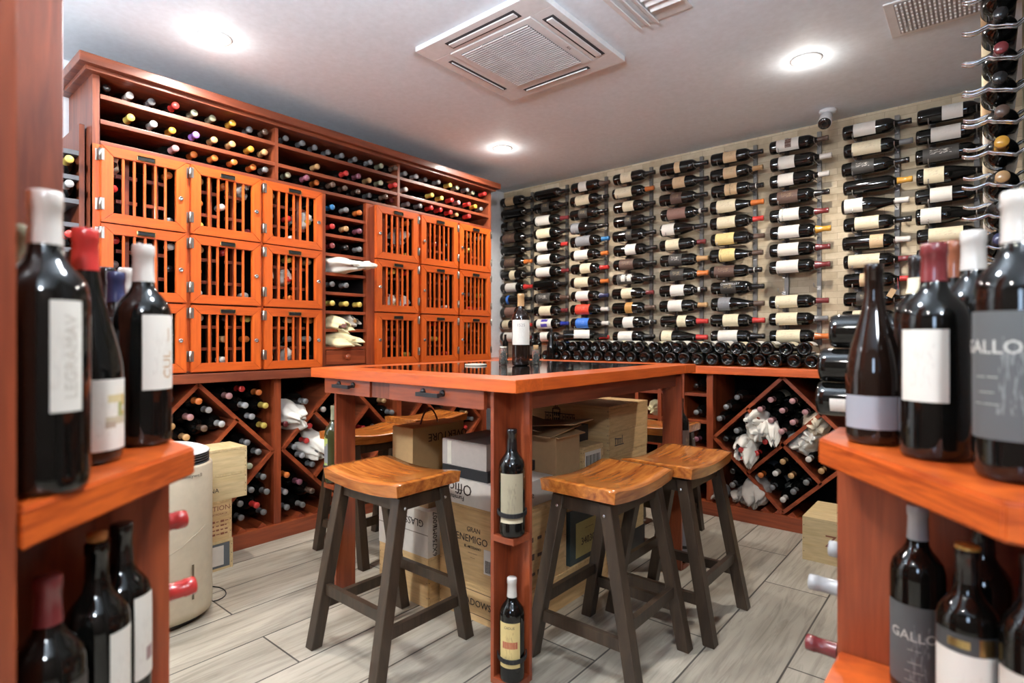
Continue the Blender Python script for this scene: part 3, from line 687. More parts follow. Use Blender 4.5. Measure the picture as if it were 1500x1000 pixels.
BINB = [('top diamond of the right rack', [(605, 188, 'p'), (748, 208, 'p'), (560, 255, 'p'), (683, 262, 'p'), (812, 275, 'p'), (617, 318, 'p'), (750, 328, 'p'), (682, 380, 'p')]),
 ('upper left corner of the right rack', [(400, 185, 'g'), (348, 238, 'g'), (295, 288, 'g')]),
 ('left diamond of the right rack', [(398, 370, 'k'), (325, 420, 'k'), (375, 408, 'g'), (453, 450, 'r'), (572, 467, 'r'), (515, 520, 'r'), (445, 572, 'r')]),
 ('bottom diamond of the right rack', [(675, 620, 't'), (628, 675, 'w'), (715, 697, 't'), (545, 678, 'o'), (605, 760, 'g'), (742, 782, 'g'), (807, 735, 'g'), (675, 832, 'w')]),
 ('right diamond of the right rack', [(853, 562, 'w'), (930, 640, 't')]),
 ('floor corner of the right rack', [(400, 625, 'k'), (390, 700, 'g')])]
allB = [(n, q) for n, L_ in BINB for q in L_]
UWB = [(x, x + .036) for x in (-1.206, -.44)]
ptsB = []
for n, q in allB:
    w = on_y(*zoomB(q[0], q[1]), 3.165); ptsB.append((w.x, w.z))
ptsB = settle(ptsB, SEGB, .10, .795, UWB)
cnt = {}
for (n, q), pt in zip(allB, ptsB):
    cnt[n] = cnt.get(n, 0) + 1
    lb = (random.choice('WCWG'), .12, .5) if n.startswith(('top', 'bottom')) else None
    bottle((pt.x, 3.47 - .008 + R(-.01, .02), pt.y), (R(-.003, .003), -1, R(0, .006)), f'{CAP[q[2]][1]}-capped bottle at {ORD[cnt[n]-1]} place in the {n}', face=(0, .2, 1), cap=q[2], lab=lb, seg=14, group='bottles in the right diamond rack')
for i, (x, z, c, w) in enumerate(((-1.272, .684, 'k', 'top cell'), (-1.272, .529, 'g', 'middle cell'), (-1.272, .374, 'u', 'cell with the big bottle'), (-1.272, .219, 'g', 'lowest cell'))):
    bottle((x, 3.475, z + .0385), (0, -1, .01), f'{CAP[c][1]}-capped bottle alone in the {w} of the narrow redwood rack column', cap=c, seg=14, group='bottles in the narrow rack column')
def B_(x, y, yy=3.165): return on_y(*zoomB(x, y), yy)
PTISSUE = plain('printed_tissue', (.62, .52, .38), .8)
for i, (x, y, r, L_, ax, m, lab, cp) in enumerate((
   (490, 318, .046, .20, (-.1, -1, .05), PAPER, 'white tissue wrap at the top of the left rack diamond', None),
   (550, 395, .055, .24, (.25, -1, -.1), PAPER, 'white tissue wrap in the middle of the left rack diamond', None),
   (640, 450, .030, .16, (.35, -.8, -.75), PAPER, 'white tissue tail hanging beside the red capsules, right rack', None),
   (435, 500, .045, .20, (-.1, -1, -.2), PAPER, 'white tissue wrap round a red capsule, right rack', 'r'),
   (485, 585, .036, .16, (.15, -.7, -.8), PAPER, 'white tissue tail hanging low over the left lattice edge, right rack', None),
   (800, 480, .048, .20, (.0, -1, -.05), PAPER, 'white tissue wrap in the right rack diamond, lower one', None),
   (855, 420, .042, .20, (.1, -1, 0), PAPER, 'white tissue wrap in the right rack diamond, middle one', None),
   (900, 355, .048, .20, (.2, -1, -.05), PTISSUE, 'printed tissue wrap at the top of the right rack diamond', None),
   (530, 815, .050, .20, (.2, -1, -.45), GREYPAPER, 'grey tissue wrap spilling over the right rack plinth', None),
   (425, 795, .042, .18, (0, -1, 0), GREYPAPER, 'grey tissue wrap on the floor of the right rack', None),
   (280, 775, .034, .18, (0, -1, 0), GREYPAPER, 'grey mesh wrap low in the narrow rack column', None))):
    a = Vector(ax).normalized(); w = B_(x, y, 3.13 if i < 5 or i == 8 else 3.16)
    drape(w - a * L_, a, r, L_, 20 + i, m, lab, cap=cp)
w = on_y(956, 598, 3.2); drape(w + Vector((0, .16, 0)), (0, -1, 0), .036, .18, 41, YPAPER, 'cream tissue wrap in a cell seen under the table')
for i, (px, py, sz) in enumerate(((430, 606, (.09, .055, .045)), (462, 643, (.08, .05, .075)))):
    w = on_x(px, py, -2.70); drape(w - Vector((.2, 0, 0)), (1, .15, -.1 - .25 * i), .055, .24, 50 + i, PAPER, ('upper' if i == 0 else 'lower') + ' white tissue wrap in the second left diamond bin')
# ------------------------------------------------------------------ bottles piled on the right ledge, bases outward
LOW = [800, 815, 829, 845, 860, 876, 892, 908, 925, 944, 964, 982, 1001, 1022, 1043, 1064, 1089, 1111, 1135, 1162, 1189]
prev = None; lowx = []
for i, px in enumerate(LOW):
    x = on_y(px, HZ, 3.19).x; x = x if prev is None else max(x, prev + .0765); prev = x; lowx.append(x)
    bottle((x, 3.19 + R(-.012, .012), LEDZ + .038), (0, 1, 0), f'dark bottle lying base outward on the ledge, lower layer, {ORD[i]} from left', face=(R(-.6, .6), 0, 1), lab=('WCW'[i % 3], .2, .55), cap=None, seg=20, group='bottles piled on the ledge')
for i in range(len(lowx) - 1):
    g = (lowx[i + 1] - lowx[i]) / 2; dz = math.sqrt(max(.0002, .0762 ** 2 - g * g))
    bottle(((lowx[i] + lowx[i + 1]) / 2, 3.205 + R(-.015, .02), LEDZ + .038 + dz), (0, 1, 0), f'dark bottle lying base outward on the ledge, upper layer, {ORD[i]} from left', face=(R(-.6, .6), 0, 1), lab=('CWW'[i % 3], .2, .55), cap=None, seg=20, group='bottles piled on the ledge')
bottle((-2.22, 3.20, LEDZ + .176), (.84, .52, 0), 'bottle with white label lying across the left top of the ledge pile', face=(.6, -.3, .6), lab=('W', .25, .6), cap=None, seg=20, group='bottles piled on the ledge')
for i, (x, y, s, c) in enumerate(((-2.83, 3.30, .62, 'k'), (-2.72, 3.36, .62, 'e'), (-2.64, 3.24, .6, 'k'), (-2.92, 3.2, .5, 'y'), (-2.53, 3.33, .62, 'k'), (-2.49, 3.21, .66, 'k'))):
    bottle((x, y, LEDZ), (0, 0, 1), f'half bottle standing in the room corner of the ledge, {ORD[i]} of six with {CAP[c][1]} top', face=(.6, -.8, 0), scale=s, cap=c, lab=('D', .2, .5), seg=14, group='half bottles standing on the ledge corner')
bottle((-2.30, 3.17, LEDZ), (0, 0, 1), 'slim dark bottle standing just left of the ledge pile', face=(.6, -.8, 0), scale=.73, cap='k', kind='u', seg=16)

# ------------------------------------------------------------------ wall rack columns on the stone wall
CX = [-2.985, -2.650, -2.310, -1.960, -1.612, -1.283, -.938, -.575, -.255]
ROWZ = [2.092 - .0985 * i for i in range(12)]
W_ = lambda s: s.split()
COLD = [  # per bottle: capsule, label code or '-', label start, label end in hundredths of the bottle, shape
 W_('k:T:18:46 k:-: k:D:24:44 k:B:10:50 k:-: o:B:16:52 k:C:30:48 r:W:18:54 k:U:22:30 k:M:16:50 r:C:08:30 m:W:12:50'),
 W_('k:-: k:D:26:50 m:W:08:50 k:C:10:50 r:W:12:45 k:W:12:50 m:W:08:50 k:-: e:P:08:50 m:C:20:55 b:V:10:55 k:W:20:45'),
 W_('e:W:22:44 k:C:16:54 k:D:26:50 k:G:04:26:u s:G:16:54 o:W:12:50 r:C:28:56 o:C:12:50 n:W:15:50 w:R:15:53 w:U:15:50 r:C:20:55'),
 W_('k:C:20:47 o:C:08:50 k:C:25:52 k:D:30:46 k:D:34:48 k:W:30:55 k:B:16:50 k:P:12:50 m:C:25:50 e:O:33:50 k:W:25:50 k:W:15:50'),
 W_('k:T:33:45 k:T:28:54 k:B:26:50 k:M:16:56 k:W:05:33:u m:C:15:45 t:P:20:48 o:D:24:52 k:W:25:55 t:W:20:50 r:C:38:57 r:C:05:28:u'),
 W_('k:T:26:52 t:T:27:53 k:T:28:52 o:C:14:50:u r:C:15:50 e:Y:10:46 e:Y:20:50:u k:B:10:50 k:D:20:50 e:G:15:38:u r:C:25:54 k:W:15:52'),
 W_('e:W:13:52 w:W:15:42 w:W:15:42 k:B:15:50 m:W:18:52 d:W:15:50 m:W:15:50 m:W:13:50 - m:C:12:50 g:C:13:50 o:C:13:54'),
 W_('k:W:17:50 g:C:13:56 k:P:16:50 d:-: w:W:05:33:u k:C:18:54 w:T:42:62 m:C:08:55 r:T:25:52 k:D:20:50 g:C:16:50 k:C:15:50'),
 W_('k:W:32:58 k:W:20:58 k:P:10:56 k:C:10:36:u k:W:20:48 k:W:07:34:u k:C:16:60 k:C:18:50 k:W:16:50'),
]
peg_body = None
def peg_mesh(name, zlow, half):
    p = P()
    for s in (-1, 1):
        pass
    p.tube([(0, .078, zlow), (0, -.034, zlow - .002), (0, -.047, zlow + .004), (0, -.05, zlow + .02)], .0025, 6)
    p.box(-.008, .008, .074, .080, zlow - .010, zlow + .010)
    return p.mesh(name, plain('peg_metal', (.32, .30, .28), .35, .9))
PEGB, PEGN = peg_mesh('peg', -.042, 0), peg_mesh('peg', -.0225, 0)
COLN = ['first', 'second', 'third', 'fourth', 'fifth', 'sixth', 'seventh', 'eighth', 'ninth']
for ci, (x0, rows) in enumerate(zip(CX, COLD)):
    rk = thing('wall_wine_rack', f'steel strip wine rack with pegs on the stone wall, {COLN[ci]} from the room corner', 'rack', (x0, 3.45, 0), 0, 'steel racks on the stone wall')
    for xs, w in ((.062, .022), (.232, .022)): P().box(xs - w / 2, xs + w / 2, .0805, .098, .96, 2.16).obj('strap', STEEL, rk)
    for ri in range(12):
        for me, xs in ((PEGB, .05), (PEGN, .232)):
            if ci == 8 and ri > 8: continue
            o = bpy.data.objects.new('peg', me); C.objects.link(o); o.parent = rk; o.location = (xs, 0, ROWZ[ri])
    for ri, code in enumerate(rows):
        if code == '-': continue
        q = code.split(':'); cap, lc = q[0], q[1]
        kind = 'u' if q[-1] == 'u' else 'b'
        lab = (lc, int(q[2]) / 100, int(q[3]) / 100) if lc != '-' else None
        dx = R(-.006, .006)
        sc = 1.0 + R(-.02, .03)
        txt = f'{"unlabelled bottle" if lab is None else "bottle with " + LAB[lc][1]} and {CAP[cap][1]} capsule, {ORD[ri]} down, {COLN[ci]} wall column'
        o = bottle((x0 + dx, 3.45, ROWZ[ri]), (1, 0, R(-.012, .012)), txt, face=(0, -1, .22), kind=kind, cap=cap, lab=lab, seg=22, group=f'bottles on the wall rack, column {ci + 1}', scale=sc, z0=R(.228, .25) // .004 * .004)
        if (ci, ri) == (5, 8): bent_text(o, 'b', [('CHAPPELLET', .020, -.35, .115)], plain('silver_ink', (.5, .5, .5), .5), vertical=True)
        if (ci, ri) == (5, 0): bent_text(o, 'b', [('ABRACIA', .017, -.75, .125)], plain('silver_ink', (.5, .5, .5), .5), vertical=True)
        if (ci, ri) == (6, 0):
            link(bpy.data.objects.new('label_picture', label_mesh('b', .085, .118, .8)), o, plain('picture_brown', (.10, .04, .025), .6))
        if (ci, ri) == (10, 1): pass
        if lc == 'V':
            for aa in (-.55, .55): link(bpy.data.objects.new('label_diamond', label_mesh('b', .07, .13, .35, aa)), o, plain('purple_print', (.06, .035, .35), .6))
        if (ci, ri) == (3, 7):
            for zz in (.07, .115): link(bpy.data.objects.new('label_patch', label_mesh('b', zz, zz + .03, .7)), o, lab_m('W'))
        if (ci, ri) == (5, 2): link(bpy.data.objects.new('label_stripe', label_mesh('b', .112, .120, 1.36)), o, plain('stripe_black', (.01, .01, .01), .5))
        if (ci, ri) in ((6, 4), (5, 6)): link(bpy.data.objects.new('label_stripe', label_mesh('b' if ri == 4 else 'u', .068, .074, 1.36)), o, plain('stripe_black', (.01, .01, .01), .5))
        if (ci, ri) in ((2, 1), (3, 10), (4, 3), (4, 8), (5, 7), (5, 2)):
            link(bpy.data.objects.new('neck_band', cap_mesh('b', 22, .246)), o, cap_m('k')) if False else P().lathe([(.0158, .248), (.0152, .262)], 18).obj('neck_band', lab_m('W'), o, 'pale band on the neck')
# paper price tag hanging in the eighth column
t = thing('price_tag', 'small tan paper tag hanging from a red capsule on the stone wall', 'tag', (-.575 + .245, 3.39, ROWZ[8] - .03))
P().tube([(0, .03, .03), (.003, .01, .0), (.006, 0, -.03)], .0012, 6).obj('string', plain('red_string', (.5, .08, .08), .7), t)
P().box(-.010, .016, -.001, .001, -.075, -.03, 0, Matrix.Rotation(.5, 4, 'Y')).obj('card', plain('tag_card', (.5, .33, .18), .8), t)

# ------------------------------------------------------------------ right wall rack, seen end on
rk = thing('wall_wine_rack', 'chrome rack with wavy rods holding big bottles on the right wall', 'rack', (0, 0, 0))
for y in (2.37, 2.55): P().box(.118, .158, y, y + .022, .92, 2.17).obj('strap', STEEL, rk)
for y in (2.34, 2.47): P().box(.098, .112, y, y + .01, .92, 2.17).obj('strap', plain('brass_strip', (.45, .38, .24), .35, 1.0), rk)
CC = W_('e k m k e d t k n g k')
for i in range(11):
    z = 2.084 - .0985 * i
    for y, zo, r in ((2.30, -.018, .0042), (2.46, -.052, .004)):
        for dy in (0, .02):
            pts = [(.158 - .21 * k / 16, y + dy, z + zo + .006 + .007 * math.sin(k * .75 + .6) - (.012 if 5 < k < 11 else 0)) for k in range(17)]
            P().tube(pts, r, 6).obj('rod', CHROME, rk)
    if i < 10:
        bottle((.042 + R(-.004, .004), 2.625, z), (0, -1, R(-.01, .02)), f'magnum with {CAP[CC[i]][1]} capsule pointing at the viewer, {ORD[i]} down on the right wall rack', face=(-1, 0, .2), scale=1.2, cap=CC[i], lab=(random.choice('WTC'), .1, .5), seg=24, group='magnums on the right wall rack')

# ------------------------------------------------------------------ tasting table
tb = thing('tasting_table', 'tall red wooden tasting table with glass inset top and bottle niches in its legs', 'table', (0, 0, 0))
TX0, TX1, TY0, TY1, TZ = -2.02, -.978, 1.184, 2.44, .885
fx = .125
for q in (TY0, TY1 - fx): P().box(TX0, TX1, q, q + fx, TZ - .037, TZ, .003).obj('top_board', cherry('X'), tb)
for q in (TX0, TX1 - fx): P().box(q, q + fx, TY0 + fx, TY1 - fx, TZ - .037, TZ, .002).obj('top_board', cherry('Y'), tb)
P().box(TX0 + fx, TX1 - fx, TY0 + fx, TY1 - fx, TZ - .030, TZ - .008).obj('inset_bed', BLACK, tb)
P().box(TX0 + fx + .001, TX1 - fx - .001, TY0 + fx + .001, TY1 - fx - .001, TZ - .0075, TZ - .0005).obj('glass_inset', plain('inset_glass', (.012, .014, .013), .02, 0, 1.0, spec=1.0), tb, 'dark mirror-like glass panel')
AX0, AX1, AY0, AY1 = -1.985, -1.017, 1.216, 2.408
for q in (AX1 - .02, AX0): P().box(q, q + .02, AY0 + .085, AY1 - .092, .792, TZ - .038, .001).obj('apron', mahog_shade('Y'), tb)
for q in (AY1 - .02, AY0 + .004): P().box(AX0 + .088, AX1 - .082, q, q + .018, .794, TZ - .038, .001).obj('apron', mahog_shade('X'), tb)
def drawer(x0, x1):
    d = P().box(x0, x1, AY0 - .012, AY0 + .003, .790, TZ - .039, .002).obj('drawer', redwood('X'), tb)
    xm = (x0 + x1) / 2; zc = .822
    p = P(); p.bar((xm - .052, AY0 - .036, zc), (xm + .052, AY0 - .036, zc), .010, .013, (0, 0, 1), 0, .002)
    for q in (-.045, .045): p.bar((xm + q, AY0 - .012, zc + .003), (xm + q, AY0 - .034, zc), .010, .010)
    p.lathe([(0, 0), (.011, 0), (.009, .006), (0, .007)], 14, Matrix.Translation((xm - .045, AY0 - .012, zc + .006)) @ Matrix.Rotation(PI / 2, 4, 'X'))
    p.lathe([(0, 0), (.011, 0), (.009, .006), (0, .007)], 14, Matrix.Translation((xm + .045, AY0 - .012, zc + .006)) @ Matrix.Rotation(PI / 2, 4, 'X'))
    p.obj('handle', IRON, d, 'dark iron bar handle')
drawer(-1.955, -1.665); drawer(-1.555, -1.115)
P().box(-1.662, -1.558, AY0 - .006, AY0 + .003, .791, TZ - .039, .001).obj('apron_block', mahog_shade('Z'), tb)
LEGS = [(-1.054, 1.256, 1, -1), (-1.942, 1.262, -1, -1), (-1.036, 2.36, 1, 1), (-1.942, 2.36, -1, 1)]
LB = {}
for cx, cy_, sx, sy in LEGS:
    s, th = .043, .0125
    lg = bpy.data.objects.new('leg', None); C.objects.link(lg); lg.parent = tb; lg.location = (cx, cy_, 0); lg.empty_display_size = .05
    fxx = -sx * s; fyy = -sy * s
    a, b = sorted((fxx, fxx + sx * th)); P().box(a, b, -s, s, .001, TZ - .038, .001).obj('niche_board', redwood('Z'), lg)
    a, b = sorted((fyy, fyy + sy * th)); x0, x1 = sorted((fxx + sx * th, sx * s)); P().box(x0, x1, a, b, .001, TZ - .038, .001).obj('niche_board', redwood('Z'), lg)
    poly = [(fxx + sx * th, fyy + sy * th), (sx * (s + .002), fyy + sy * th), (sx * (s + .002), sy * .018), (sx * (s - .0), sy * s * 1.0), (sx * .018, sy * (s + .002)), (fxx + sx * th, sy * (s + .002))]
    P().prism(poly, .0, .022, None, 0, .001).obj('foot_shelf', redwood('X'), lg)
    P().prism(poly, .415, .434, None, 0, .001).obj('middle_shelf', redwood('X'), lg)
    c0 = (sx * .014, sy * .014)
    for zb in (.505, .095):
        pts = []
        a0 = math.atan2(sy, sx)
        for k in range(15):
            a = a0 + (k - 7) / 7 * 1.72; rr = .0415
            pts.append((c0[0] + rr * math.cos(a), c0[1] + rr * math.sin(a), zb - .006 * math.cos((k - 7) / 7 * 1.5)))
        p = P()
        for q0, q1 in zip(pts, pts[1:]): p.bar(q0, q1, .003, .012)
        p.obj('bottle_strap', IRON, lg, 'dark iron strap across the niche')
fc = (.65, -.76, 0)
o = bottle((-1.040, 1.242, .435), (0, 0, 1), 'bottle with big cream label strapped high in the near table leg', face=(.62, -.78, 0), cap='k', lab=('C', .14, .60, .95), seg=32, scale=1.01)
link(bpy.data.objects.new('label', label_mesh('b', .05, .18, .95)), o, lab_m('C'))
o = bottle((-1.040, 1.242, .0225), (0, 0, 1), 'white-capped bottle with yellow label strapped at the foot of the near table leg', face=(.45, -.9, 0), cap='w', lab=('Y', .16, .60, .9), seg=32, scale=.96)
bent_text(o, 'b', [('CADUS', .010, 0, .166)], INKBLUE)
link(bpy.data.objects.new('label_picture', label_mesh('b', .105, .125, .62, .05)), o, plain('lip_red', (.42, .09, .05), .6))
o = bottle((-1.956, 1.248, .435), (0, 0, 1), 'olive glass bottle with leafy label strapped in the far left table leg', face=(-.3, -.9, 0), cap='l', lab=('G', .12, .58, .6), seg=28, glass=OLIVEGLASS)
for zz, aa in ((.155, .35), (.16, -.1), (.06, .3), (.065, -.2), (.145, .1)):
    link(bpy.data.objects.new('label_leaf', label_mesh('b', zz, zz + .02, .22, aa)), o, plain('leaf_green', (.36, .42, .10), .6))
bottle((-1.956, 1.248, .0225), (0, 0, 1), 'dark bottle at the foot of the far left table leg', face=(-.3, -.9, 0), cap='k', seg=24)
bottle((-1.022, 2.374, .435), (0, 0, 1), 'dark bottle strapped in the right table leg beside the rear stool', face=(.9, -.2, 0), cap='k', lab=('B', .15, .55), seg=24)
bottle((-1.022, 2.374, .0225), (0, 0, 1), 'grey-labelled bottle at the foot of the right table leg', face=(.9, -.2, 0), cap='h', lab=('S', .1, .6), seg=24)
# things on the table
o = bottle((-1.487, 1.834, TZ), (0, 0, 1), 'tan-capped wine bottle with pale square label standing on the tasting table', face=(.63, -.77, 0), cap='t', lab=('W', .29, .635, 1.2), seg=40, scale=1.0, glass=BROWNGLASS, z0=.248)
bent_text(o, 'b', [('1525', .018, 0, .168), ('. . . . . . . . . .', .008, 0, .146), ('. . . . . .', .008, 0, .12)], plain('silver_grey_ink', (.25, .22, .2), .5))
CLEAR, nt, N_, L_, P_ = new_mat('clear_glass'); P_.inputs['Transmission Weight'].default_value = .9; P_.inputs['Roughness'].default_value = .04; P_.inputs['Base Color'].default_value = (.95, .95, .9, 1); P_.inputs['IOR'].default_value = 1.3
def jar(px, py, h, r, lab, fillc, cork):
    k = (EYE - TZ) * F / (py - HZ); x, y = depth(px, k)
    t = thing('glass_jar', lab, 'jar', (x, y, TZ))
    P().lathe([(0, .0), (r, .001), (r, h * .8), (r * .82, h * .9), (r * .82, h), (r * .74, h), (r * .74, h * .9), (r * .9, h * .78), (r * .9, .004), (0, .004)], 24).obj('glass_body', CLEAR, t)
    p = P(); rg = random.Random(5)
    for i in range(60):
        a, rr, z = rg.uniform(0, 6.28), r * .72 * math.sqrt(rg.random()), rg.uniform(.008, h * .72)
        b = bmesh.new(); bmesh.ops.create_icosphere(b, subdivisions=1, radius=r * .22); p.add(b, Matrix.Translation((rr * math.cos(a), rr * math.sin(a), z)))
    f = p.obj('corks', fillc, t); f['kind'] = 'stuff'
    if cork: P().lathe([(0, h * .92), (r * .6, h * .92), (r * .7, h * 1.32), (0, h * 1.32)], 16).obj('stopper', plain('cork', (.48, .29, .13), .8), t)
    else: P().lathe([(r * .86, h * .97), (r * .88, h * 1.06), (0, h * 1.06)], 20).obj('lid', plain('jar_lid', (.40, .36, .30), .4, .6), t)
jar(737, 534, .075, .018, 'small clear glass jar with lid left of the bottle on the table', plain('jar_fill', (.50, .42, .27), .8), False)
jar(785, 533.5, .064, .0165, 'small clear glass jar with cork stopper right of the table bottle', plain('jar_salt', (.62, .58, .5), .8), True)
k = (EYE - TZ) * F / 40; x, y = depth(697, k)
t = thing('coaster', 'round pale coaster lying on the glass table top', 'coaster', (x, y, TZ))
P().lathe([(0, 0), (.046, 0), (.047, .003), (.045, .006), (.040, .0065), (.038, .005), (0, .005)], 32).obj('disc', plain('coaster_pale', (.55, .50, .42), .6), t)

# ------------------------------------------------------------------ saddle stools
def make_stool():
    t = thing('bar_stool', 'x', 'stool', (0, 0, 0))
    LX, LW, nx, ny = .195, .133, 20, 8
    b = bmesh.new(); up, lo = [], []
    for i in range(nx + 1):
        u = i / nx * 2 - 1; rowu, rowl = [], []
        for j in range(ny + 1):
            v = j / ny * 2 - 1
            edge = .006 * (abs(u) ** 14) + .006 * (abs(v) ** 8)
            zt = .556 + .020 * u * u + .004 * (v * v) - edge
            zb = .520 + .014 * u * u
            sq = 1 - .02 * abs(v) ** 6
            rowu.append(b.verts.new((u * LX * sq, v * LW * (1 - .015 * abs(u) ** 8), zt))); rowl.append(b.verts.new((u * (LX - .006), v * (LW - .006), zb)))
        up.append(rowu); lo.append(rowl)
    for i in range(nx):
        for j in range(ny):
            f = b.faces.new((up[i][j], up[i + 1][j], up[i + 1][j + 1], up[i][j + 1])); f.smooth = True
            f = b.faces.new((lo[i][j], lo[i][j + 1], lo[i + 1][j + 1], lo[i + 1][j])); f.smooth = True
    ring = lambda g: [g[i][0] for i in range(nx + 1)] + [g[nx][j] for j in range(1, ny + 1)] + [g[i][ny] for i in range(nx - 1, -1, -1)] + [g[0][j] for j in range(ny - 1, 0, -1)]
    A, B = ring(up), ring(lo)
    for i in range(len(A)):
        j = (i + 1) % len(A); b.faces.new((A[i], B[i], B[j], A[j]))
    bmesh.ops.recalc_face_normals(b, faces=b.faces)
    p = P(); p.add(b); p.obj('seat', acacia('X'), t)
    dk = STOOLDARK()
    tops, feet = {}, {}
    for sx in (-1, 1):
        for sy in (-1, 1):
            T = Vector((sx * .148, sy * .082, .519)); Fq = Vector((sx * .166, sy * .182, 0))
            tops[sx, sy], feet[sx, sy] = T, Fq
            bb = bmesh.new(); s = .0195
            vt = [bb.verts.new(T + Vector((a * s, c * s, .004))) for a, c in ((-1, -1), (1, -1), (1, 1), (-1, 1))]
            vb = [bb.verts.new(Fq + Vector((a * s, c * s, 0))) for a, c in ((-1, -1), (1, -1), (1, 1), (-1, 1))]
            bb.faces.new(vt); bb.faces.new(vb[::-1])
            for i in range(4): bb.faces.new((vb[i], vb[(i + 1) % 4], vt[(i + 1) % 4], vt[i]))
            bmesh.ops.bevel(bb, geom=bb.edges[:], offset=.002, segments=1, affect='EDGES')
            lp = P(); lp.add(bb); lp.obj('leg', dk, t)
    at = lambda sx, sy, z: feet[sx, sy].lerp(tops[sx, sy], z / .519)
    for sy in (-1, 1):
        P().bar(at(-1, sy, .500), at(1, sy, .500), .02, .038).obj('seat_rail', dk, t)
        P().bar(at(-1, sy, .185), at(1, sy, .185), .018, .034).obj('stretcher', dk, t)
    for sx in (-1, 1):
        P().bar(at(sx, -1, .500), at(sx, 1, .500), .02, .038).obj('seat_rail', dk, t)
        P().bar(at(sx, -1, .135), at(sx, 1, .135), .018, .034).obj('stretcher', dk, t)
        for sy in (-1, 1):
            q = tops[sx, sy]; P().lathe([(0, .0), (.006, 0), (.004, .003), (0, .0035)], 10, Matrix.Translation((q.x + sx * .0205 + sx * .0012, q.y, .49)) @ Matrix.Rotation(sx * PI / 2, 4, 'Y')).obj('bolt', CHROME, t)
    return t
def copy_tree(o, parent=None):
    c = o.copy(); C.objects.link(c)
    if parent: c.parent = parent
    for ch in o.children: copy_tree(ch, c)
    return c
ST = [(-1.495, 1.166, 0, 'saddle-seat bar stool at the left front, before the near table corner'),
      (-.915, 1.575, PI / 2, 'nearer of two saddle-seat bar stools at the right table side'),
      (-.862, 1.985, PI / 2, 'farther saddle-seat bar stool at the right side, by the rear table leg'),
      (-2.235, 1.62, PI / 2, 'saddle-seat bar stool beyond the left table leg, mostly hidden'),
      (-2.40, 2.12, PI / 2, 'saddle-seat bar stool behind the box with the rope handle'),
      (-1.30, 2.70, 0, 'saddle-seat bar stool on the far table side behind the pine crates')]
st0 = make_stool()
for i, (x, y, rz, lab) in enumerate(ST):
    o = st0 if i == 0 else copy_tree(st0)
    o.location = (x, y, 0); o.rotation_euler = (0, 0, rz); o['label'] = lab; o['group'] = 'saddle stools round the tasting table'
# ------------------------------------------------------------------ crates and boxes under the table
def crate(label, x0, x1, y0, y1, z0, z1, ax='X', mat=pine, planks=(), cat='crate', name='wine_crate', group=None, lidgap=.004):
    """Wooden wine crate: front and side boards, separate end boards and a lid, in local coordinates of its corner."""
    t = thing(name, label, cat, (x0, y0, z0), 0, group)
    w, d, h = x1 - x0, y1 - y0, z1 - z0; th = .011
    m2 = mat('X'); m3 = mat('Y')
    lid = th
    for q in (0, d - th): P().box(0, w, q, q + th, 0, h - lid - .0008, .0012).obj('long_board', m2, t)
    for q in (0, w - th): P().box(q, q + th, th + .0005, d - th - .0005, 0, h - lid - .0008, .0012).obj('end_board', m3, t)
    P().box(th, w - th, th, d - th, 0, .008).obj('base', m3, t)
    P().box(0, w, 0, d, h - lid, h, .0015).obj('lid', m3 if ax == 'Y' else m2, t)
    p = P()
    for xx in (.006, w - .006):
        for zz in (h * .2, h * .5, h * .8): p.lathe([(0, 0), (.002, 0), (.001, .0006), (0, .0006)], 8, Matrix.Translation((xx, 0, zz)) @ Matrix.Rotation(PI / 2, 4, 'X'))
    for yy in (.006, d - .006):
        for zz in (h * .2, h * .5, h * .8): p.lathe([(0, 0), (.002, 0), (.001, .0006), (0, .0006)], 8, Matrix.Translation((w, yy, zz)) @ Matrix.Rotation(PI / 2, 4, 'Y'))
    n = p.obj('nails', IRON, t); n['kind'] = 'stuff'
    return t
def carton(label, x0, x1, y0, y1, z0, z1, mat, cat='box', name='cardboard_box', rz=0.0, tape=None, flap=True):
    t = thing(name, label, cat, ((x0 + x1) / 2, (y0 + y1) / 2, z0), rz)
    w, d, h = (x1 - x0) / 2, (y1 - y0) / 2, z1 - z0
    P().box(-w, w, -d, d, 0, h - .003, .002).obj('carton_body', mat, t)
    P().box(-w, -.0012, -d, d, h - .003, h, .0008).obj('top_flap', mat, t); P().box(.0012, w, -d, d, h - .003, h, .0008).obj('top_flap', mat, t)
    return t
FR = ((1, 0, 0), (0, 0, 1))       # a face that looks toward -Y
SD = ((0, 1, 0), (0, 0, 1))       # a face that looks toward +X
# front stack
t = crate('long pine crate on the floor, lowest of the stack by the near leg', -1.56, -1.196, 1.44, 2.05, 0, .128)
lettering([('SHADOWS', .033, .180, .064)], INK, t, (0, -.0006, 0), *FR)
p = P()
for a, b in (((.085, .025), (.268, .025)), ((.268, .025), (.268, .106)), ((.268, .106), (.085, .106)), ((.085, .106), (.085, .025))): p.bar((a[0], -.0008, a[1]), (b[0], -.0008, b[1]), .0006, .0018, (0, 0, 1) if a[1] == b[1] else (1, 0, 0))
p.obj('printed_frame', INK, t)
t = crate('pine crate with black stencilled lettering above the long floor crate', -1.56, -1.20, 1.442, 1.75, .128, .402)
lettering([('GRAN', .024, .175, .190), ('ENEMIGO', .036, .165, .156), ('EL ARTESANO', .013, .17, .128), ('—— ——', .010, .17, .108), ('— —', .010, .17, .092)], INK, t, (0, -.0006, 0), *FR)
lb = P().box(.225, .268, -.0012, -.0002, .05, .135).obj('barcode_sticker', WCARD, t, 'white barcode sticker')
p = P()
for i in range(11): p.box(.232 + i * .0026, .232 + i * .0026 + (.0012 if i % 3 else .002), -.0016, -.0013, .056, .098)
p.obj('barcode', INK, lb)
p = P()
rb = random.Random(9)
